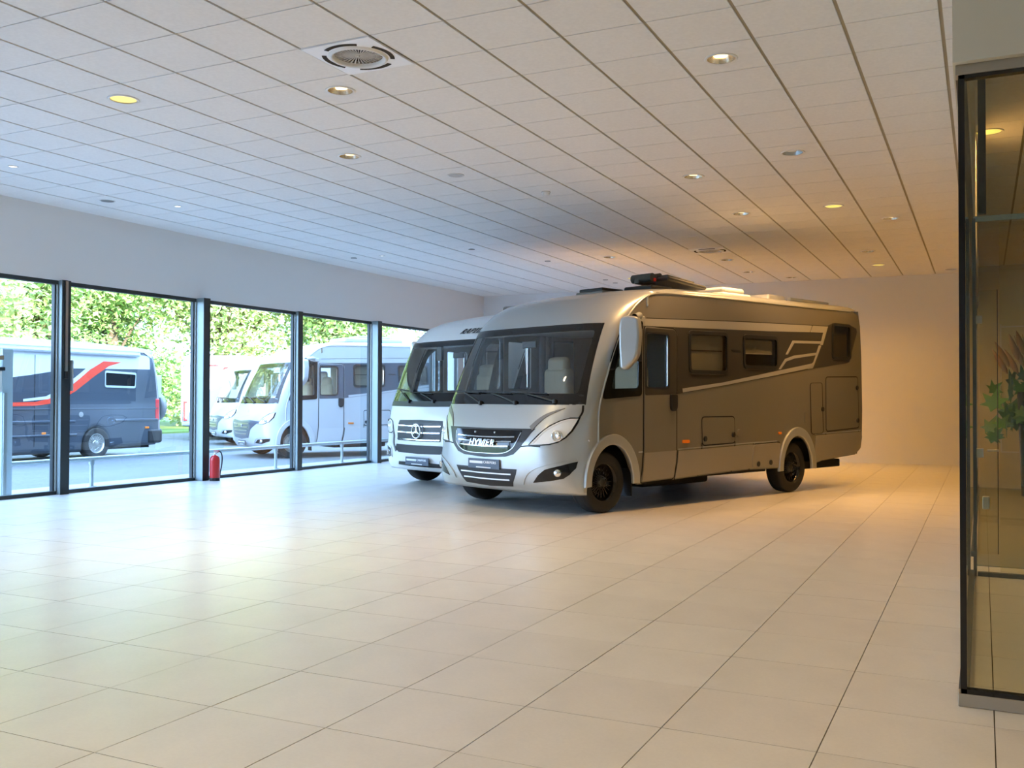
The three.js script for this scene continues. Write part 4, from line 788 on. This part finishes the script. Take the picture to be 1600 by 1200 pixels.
// ------------------------------------------------------------------ lamps in the ceiling
{
  const proto = {};
  const opal = () => { const o = new THREE.Group(); part('trim_ring', lathe([[0.112, 0.012], [0.128, 0.012], [0.134, -0.004], [0.128, -0.010], [0.112, -0.008]], 36).translate(0, 0, 0), M.white, o); part('diffuser', lathe([[0, -0.006], [0.08, -0.005], [0.111, 0.001], [0.111, 0.008], [0, 0.008]], 32), M.opal, o); return o; };
  const twin = (lit) => () => {
    const o = new THREE.Group();
    part('trim_ring', lathe([[0.108, 0.014], [0.124, 0.006], [0.128, -0.004], [0.122, -0.009], [0.106, -0.006]], 36), M.white, o);
    part('reflector', lathe([[0.106, -0.004], [0.098, 0.035], [0.08, 0.075], [0.05, 0.10], [0, 0.105]], 32), lit ? M.bowl : M.steel, o);
    for (const s of [-1, 1]) part('bulb', new THREE.CapsuleGeometry(0.024, 0.06, 6, 12).rotateZ(Math.PI / 2).translate(0, 0.04, s * 0.034), lit ? M.bulbWarm : M.white, o);
    return o;
  };
  const spot = (lit) => () => { const o = new THREE.Group(); part('trim_ring', lathe([[0.043, 0.01], [0.055, 0.008], [0.058, -0.004], [0.052, -0.008], [0.042, -0.003]], 24), lit ? M.white : M.greyTrim, o); part('lamp_face', lathe([[0, 0.004], [0.042, 0.004], [0.042, 0.03], [0, 0.03]], 20), lit ? M.led : M.black, o); return o; };
  const tone = [[0.405, 0.282, 0.128], [0.494, 0.275, 0.105], [0.365, 0.175, 0.026], [1, 0.95, 0.88]].map((c) => new THREE.Color().setRGB(...c));
  for (const [i, j, kind, lit, label] of LAMPS) {
    const key = kind + lit, src = proto[key] ??= kind === 'opal' ? opal() : kind === 'twin' ? twin(lit)() : spot(lit)();
    const [x, z] = mid(i, j), o = src.clone();
    o.name = numbered(kind === 'spot' ? 'ceiling_spotlight' : 'downlight'); o.position.set(x, CE, z); o.rotation.y = kind === 'twin' ? 0.4 : 0;
    o.userData = { label, category: kind === 'spot' ? 'spotlight' : 'downlight', group: { opal: 'round opal lights in the ceiling', twin: 'twin downlights in the ceiling', spot: 'small ceiling spotlights' }[kind] };
    scene.add(o);
    if (!lit) continue;
    const k = kind === 'spot' ? 3 : z > 0 || j < 8 ? 0 : j > 15 ? 2 : 1;
    const L = new THREE.SpotLight(tone[k], (kind === 'opal' ? 34 : kind === 'twin' ? 30 : 5) * LAMP * GRP[k] * (j === 26 ? 0.4 : 1), 0, kind === 'spot' ? 0.6 : kind === 'twin' ? 1.0 : 1.25, 0.8, 2);
    L.name = 'lamp_light'; L.position.set(x, CE - 0.02, z); L.target.position.set(x, 0, z); L.castShadow = true; L.shadow.radius = 4; scene.add(L, L.target);
  }
}
// round ceiling air units, one tile wide
{
  const panelWhite = mat('bright white panel', [0.94, 0.96, 1.0], 0.45);
  const duct = mat('dark duct', [0.035, 0.025, 0.015], 0.9);
  const make = (label, i, j) => {
    const [x, z] = mid(i, j), t = thing('air_conditioner', label, 'air conditioner', [x, CE, z]);
    const sq = [[-0.305, -0.312], [0.305, -0.312], [0.305, 0.312], [-0.305, 0.312]];
    const disc = ringPts(0, 0, 0.19, 0.19, Math.PI * 2, 0, 40).slice(0, 40);
    part('panel', ext(shapeOf(sq, [disc]), 0.014, 0).rotateX(Math.PI / 2).translate(0, 0.004, 0), panelWhite, t);
    for (let k = 0; k < 4; k++) { const c = k * Math.PI / 2, a0 = c - 0.56, a1 = c + 0.56; part('air_slot', ext(shapeOf([...ringPts(0, 0, 0.278, 0.278, a0, a1, 12), ...ringPts(0, 0, 0.244, 0.244, a1, a0, 12)]), 0.006).rotateX(Math.PI / 2).translate(0, -0.008, 0), duct, t); }
    part('grille_ring', lathe([[0.186, 0.004], [0.190, -0.014], [0.202, -0.026], [0.216, -0.026], [0.230, -0.010]], 48), M.white, t);
    part('grille_back', cyl(0.19, 0.19, 0.006, 0, 0.026, 0, 40), duct, t);
    const f = [cyl(0.012, 0.012, 0.02, 0, 0, 0, 16)];
    for (let k = 0; k < 34; k++) for (let q = 0; q < 4; q++) f.push(box(0.047, 0.004, 0.0045 + q * 0.0022, 0.034 + q * 0.042, 0.002, 0).rotateY(k * Math.PI / 17 + q * 0.16));
    part('fan_grille', f, mat('beige grille', [0.62, 0.58, 0.52], 0.5), t);
  };
  make('large round ceiling air unit with spiral grille set in a white square panel', 2, 2);
  make('far round ceiling air unit over the roof of the silver motorhome', 2, 19);
}
{
  const [x, z] = [-4.98, -11.206];
  const s = thing('smoke_detector', 'small white smoke detector on a ceiling rail near the middle', 'smoke detector', [x, CE, z]);
  part('base', lathe([[0, 0], [0.055, 0], [0.058, -0.012], [0.05, -0.018], [0, -0.018]], 24), M.white, s);
  part('sensor', lathe([[0.042, -0.018], [0.044, -0.035], [0.036, -0.052], [0, -0.054]], 24), M.white, s);
  const d = thing('ceiling_speaker', 'faint round flush disc in the ceiling between the smoke detector and the windows', 'speaker', [-5.572, CE, -9.921]);
  part('speaker_ring', lathe([[0.088, 0.0], [0.10, 0.0], [0.10, -0.006], [0.088, -0.005]], 28), M.white, d);
  part('speaker_mesh', lathe([[0, -0.003], [0.088, -0.003], [0.088, 0], [0, 0]], 28), mat('speaker mesh', [0.55, 0.55, 0.55], 0.8), d);
  const e = thing('ceiling_speaker', 'faint round flush disc in the ceiling close above the windows', 'speaker', [-10.514, CE, -9.229]);
  part('speaker_ring', lathe([[0.088, 0.0], [0.10, 0.0], [0.10, -0.006], [0.088, -0.005]], 28), M.white, e);
  part('speaker_mesh', lathe([[0, -0.003], [0.088, -0.003], [0.088, 0], [0, 0]], 28), M.greyTrim, e);
}
// fire extinguisher by the window pillar
{
  const t = thing('fire_extinguisher', 'red fire extinguisher standing on the floor beside the window pillar', 'extinguisher', [-11.2, 0, -12.02]);
  part('cylinder', lathe([[0, 0.02], [0.075, 0.02], [0.08, 0.03], [0.08, 0.33], [0.072, 0.37], [0.045, 0.405], [0.022, 0.42], [0, 0.42]], 32), M.red, t);
  part('foot_ring', lathe([[0.06, 0], [0.081, 0], [0.082, 0.05], [0.07, 0.05]], 32), M.black, t);
  part('valve', [cyl(0.018, 0.02, 0.05, 0, 0.44, 0, 14), cyl(0.016, 0.016, 0.03, 0.02, 0.45, 0, 12).rotateZ(0)], M.chrome, t);
  part('squeeze_handle', [box(0.10, 0.012, 0.022, 0.02, 0.485, -0.02, 0.004).rotateY(0.3), box(0.085, 0.010, 0.022, 0.02, 0.465, -0.02, 0.004).rotateY(0.3)], M.red, t);
  part('hose', tube([[0, 0.45, -0.02], [0.03, 0.47, -0.08], [0.03, 0.40, -0.13], [0.02, 0.24, -0.135], [0.02, 0.12, -0.10]], 0.010, 30, 8), M.black, t);
  part('nozzle', bar([0.02, 0.13, -0.103], [0.015, 0.05, -0.085], 0.013, 10), M.black, t);
}
// ------------------------------------------------------------------ glass office on the right
{
  struct('wall_right', [boxb(-0.112, XE, 2.80, CE + 0.1, ZG - 0.10, ZG + 0.06), boxb(-0.112, -0.05, 2.80, CE + 0.1, ZB, ZG - 0.10)], M.bulk);
  const w = struct('window_20'); // the pane that faces the camera and the pane running back
  part('window_frame', [boxb(XR - 0.012, XE, 2.755, 2.80, ZG - 0.06, ZG + 0.02, 0.004), boxb(XR - 0.012, XE, 0, 0.055, ZG - 0.06, ZG + 0.02, 0.004)], mat('sand aluminium', [0.40, 0.36, 0.29], 0.4, 0.4), w);
  part('window_gasket', [boxb(XR + 0.002, XE, 2.738, 2.758, ZG - 0.03, ZG + 0.012), boxb(XR + 0.002, XE, 0.053, 0.075, ZG - 0.03, ZG + 0.012), boxb(XR - 0.002, XR + 0.024, 0.05, 2.757, ZG - 0.03, ZG + 0.012)], M.blackGloss, w);
  part('window_pane', boxb(XR + 0.02, XE - 0.02, 0.07, 2.745, ZG - 0.012, ZG - 0.004), M.tint, w);
  const r = struct('window_21');
  part('window_frame', [boxb(XR - 0.012, XR + 0.03, 2.755, 2.80, ZB, ZG - 0.06), boxb(XR - 0.012, XR + 0.03, 0, 0.045, ZI, ZG - 0.06), boxb(XR, XR + 0.03, 0, 0.045, ZB, ZI - 1.0)], M.aluDark, r);
  for (const [a, b] of [[ZI, ZG - 0.05], [-11.5, ZI - 0.05], [-15, -11.55], [-18.5, -15.05], [ZB, -18.55]]) part('window_pane', boxb(XR + 0.004, XR + 0.012, 0.045, 2.755, a, b), M.tint, r);
  for (const z of [-11.52, -15.02, -18.52]) part('glass_joint', boxb(XR, XR + 0.016, 0.045, 2.755, z - 0.012, z + 0.012), M.aluDark, r);
  // inner glass front with a door
  const q = struct('window_22');
  part('transom', boxb(XR + 0.03, XE, 2.695, 2.735, ZI - 0.03, ZI + 0.005), M.alu, q);
  part('window_post', boxb(XR + 0.022, XR + 0.046, 0, 2.72, ZI - 0.05, ZI + 0.01), M.aluDark, q);
  part('floor_profile', boxb(XR + 0.05, XE, 0, 0.03, ZI - 0.05, ZI + 0.01), M.aluDark, q);
  part('upper_post', boxb(XR + 0.065, XR + 0.12, 2.755, CE, ZI - 0.06, ZI), M.aluDark, q);
  part('window_pane', boxb(0.115, XE - 0.02, 0.04, 2.68, ZI - 0.022, ZI - 0.012), M.tint, q);
  const d = struct('door_1');
  part('door_leaf', boxb(-0.02, 0.10, 0.16, 2.18, ZI - 0.11, ZI - 0.10), M.tint, d);
  part('door_edge', boxb(0.10, 0.106, 0.16, 2.18, ZI - 0.112, ZI - 0.098), M.black, d);
  part('hinge', [box(0.07, 0.07, 0.05, -0.03, 0.93, ZI - 0.06, 0.006), box(0.06, 0.06, 0.05, -0.03, 1.95, ZI - 0.06, 0.006)], M.steel, d);
  part('door_handle', [bar([0.03, 0.95, ZI - 0.06], [0.11, 0.95, ZI - 0.06], 0.008, 8), box(0.05, 0.10, 0.05, 0.02, 0.55, ZI - 0.08, 0.01)], M.steel, d);
  const oak = mat('pale panel', [0.62, 0.52, 0.30], 0.7);
  struct('wall_inner_back', boxb(XR + 0.02, 6, 0, 3.4, -16.62, -16.5), oak);
  struct('wall_inner_side', boxb(6, 6.1, 0, CE, -16.6, ZI), oak);
  struct('trim_20', [boxb(0.24, 0.26, 0.55, 2.5, -16.5, -16.485), boxb(0.24, 2.0, 0.55, 0.565, -16.5, -16.485), boxb(0.24, 2.0, 2.45, 2.47, -16.5, -16.485)], M.bulk);
  struct('floor_inner', boxb(XR + 0.04, 6, 0.0, 0.008, -16.5, ZI - 0.5), mat('olive carpet', [0.20, 0.19, 0.12], 0.95));
  // planter with leaves and dried pampas
  const p = thing('potted_plant', 'tall black planter with lobed green leaves and dried brown grass behind the glass', 'plant', [0.62, 0.008, -15.3]);
  part('planter', lathe([[0, 0], [0.14, 0], [0.19, 1.45], [0.175, 1.45], [0.15, 1.38], [0, 1.38]], 28), M.blackGloss, p);
  const lf = (() => { const o = [], k = [0.2, 0.55, 0.32, 0.75, 0.42, 1, 0.42, 0.75, 0.32, 0.55, 0.2]; k.forEach((r, i) => { const a = -2.2 + i * 0.44; o.push([r * Math.sin(a) * 0.2, r * Math.cos(a) * 0.2 + 0.05]); }); return ext(shapeOf([[0, -0.02], ...o]), 0.004); })();
  const lm = [mat('green leaf', [0.03, 0.16, 0.03], 0.45), mat('light leaf', [0.09, 0.26, 0.03], 0.45)];
  for (let k = 0; k < 46; k++) {
    const a = rr(0, 6.28), rad = rr(0.05, 0.62), y = rr(0.95, 1.75) - rad * 0.5, l = part('leaf', lf, lm[k % 3 ? 0 : 1], p);
    l.position.set(Math.cos(a) * rad, y, Math.sin(a) * rad); l.rotation.set(rr(-1.2, 0.4), a + rr(-1, 1), rr(-0.8, 0.8)); l.scale.setScalar(rr(0.9, 1.6));
  }
  const pl = []; for (let k = 0; k < 16; k++) { const a = k * 2.4, b = rr(0.1, 0.4), top = rr(1.9, 2.35); pl.push(tube([[0, 1.35, 0], [Math.cos(a) * b * 0.3, 1.7, Math.sin(a) * b * 0.3], [Math.cos(a) * b, top, Math.sin(a) * b]], 0.004, 8, 5)); }
  part('dried_stem', pl, mat('dried stem', [0.30, 0.18, 0.06], 0.9), p);
  for (let k = 0; k < 16; k++) { const a = k * 2.4, b = 0.1 + (k % 5) * 0.07, q2 = part('pampas_plume', lathe([[0, 0], [0.03, 0.06], [0.045, 0.16], [0.035, 0.28], [0.012, 0.38], [0, 0.42]], 10), mat('pampas', [0.34, 0.20, 0.07], 1), p); q2.position.set(Math.cos(a) * b * 0.8, 1.70 + (k % 4) * 0.09, Math.sin(a) * b * 0.8); q2.rotation.set(Math.sin(a) * 0.5, 0, -Math.cos(a) * 0.5); }
}
renderer.render(scene, camera);
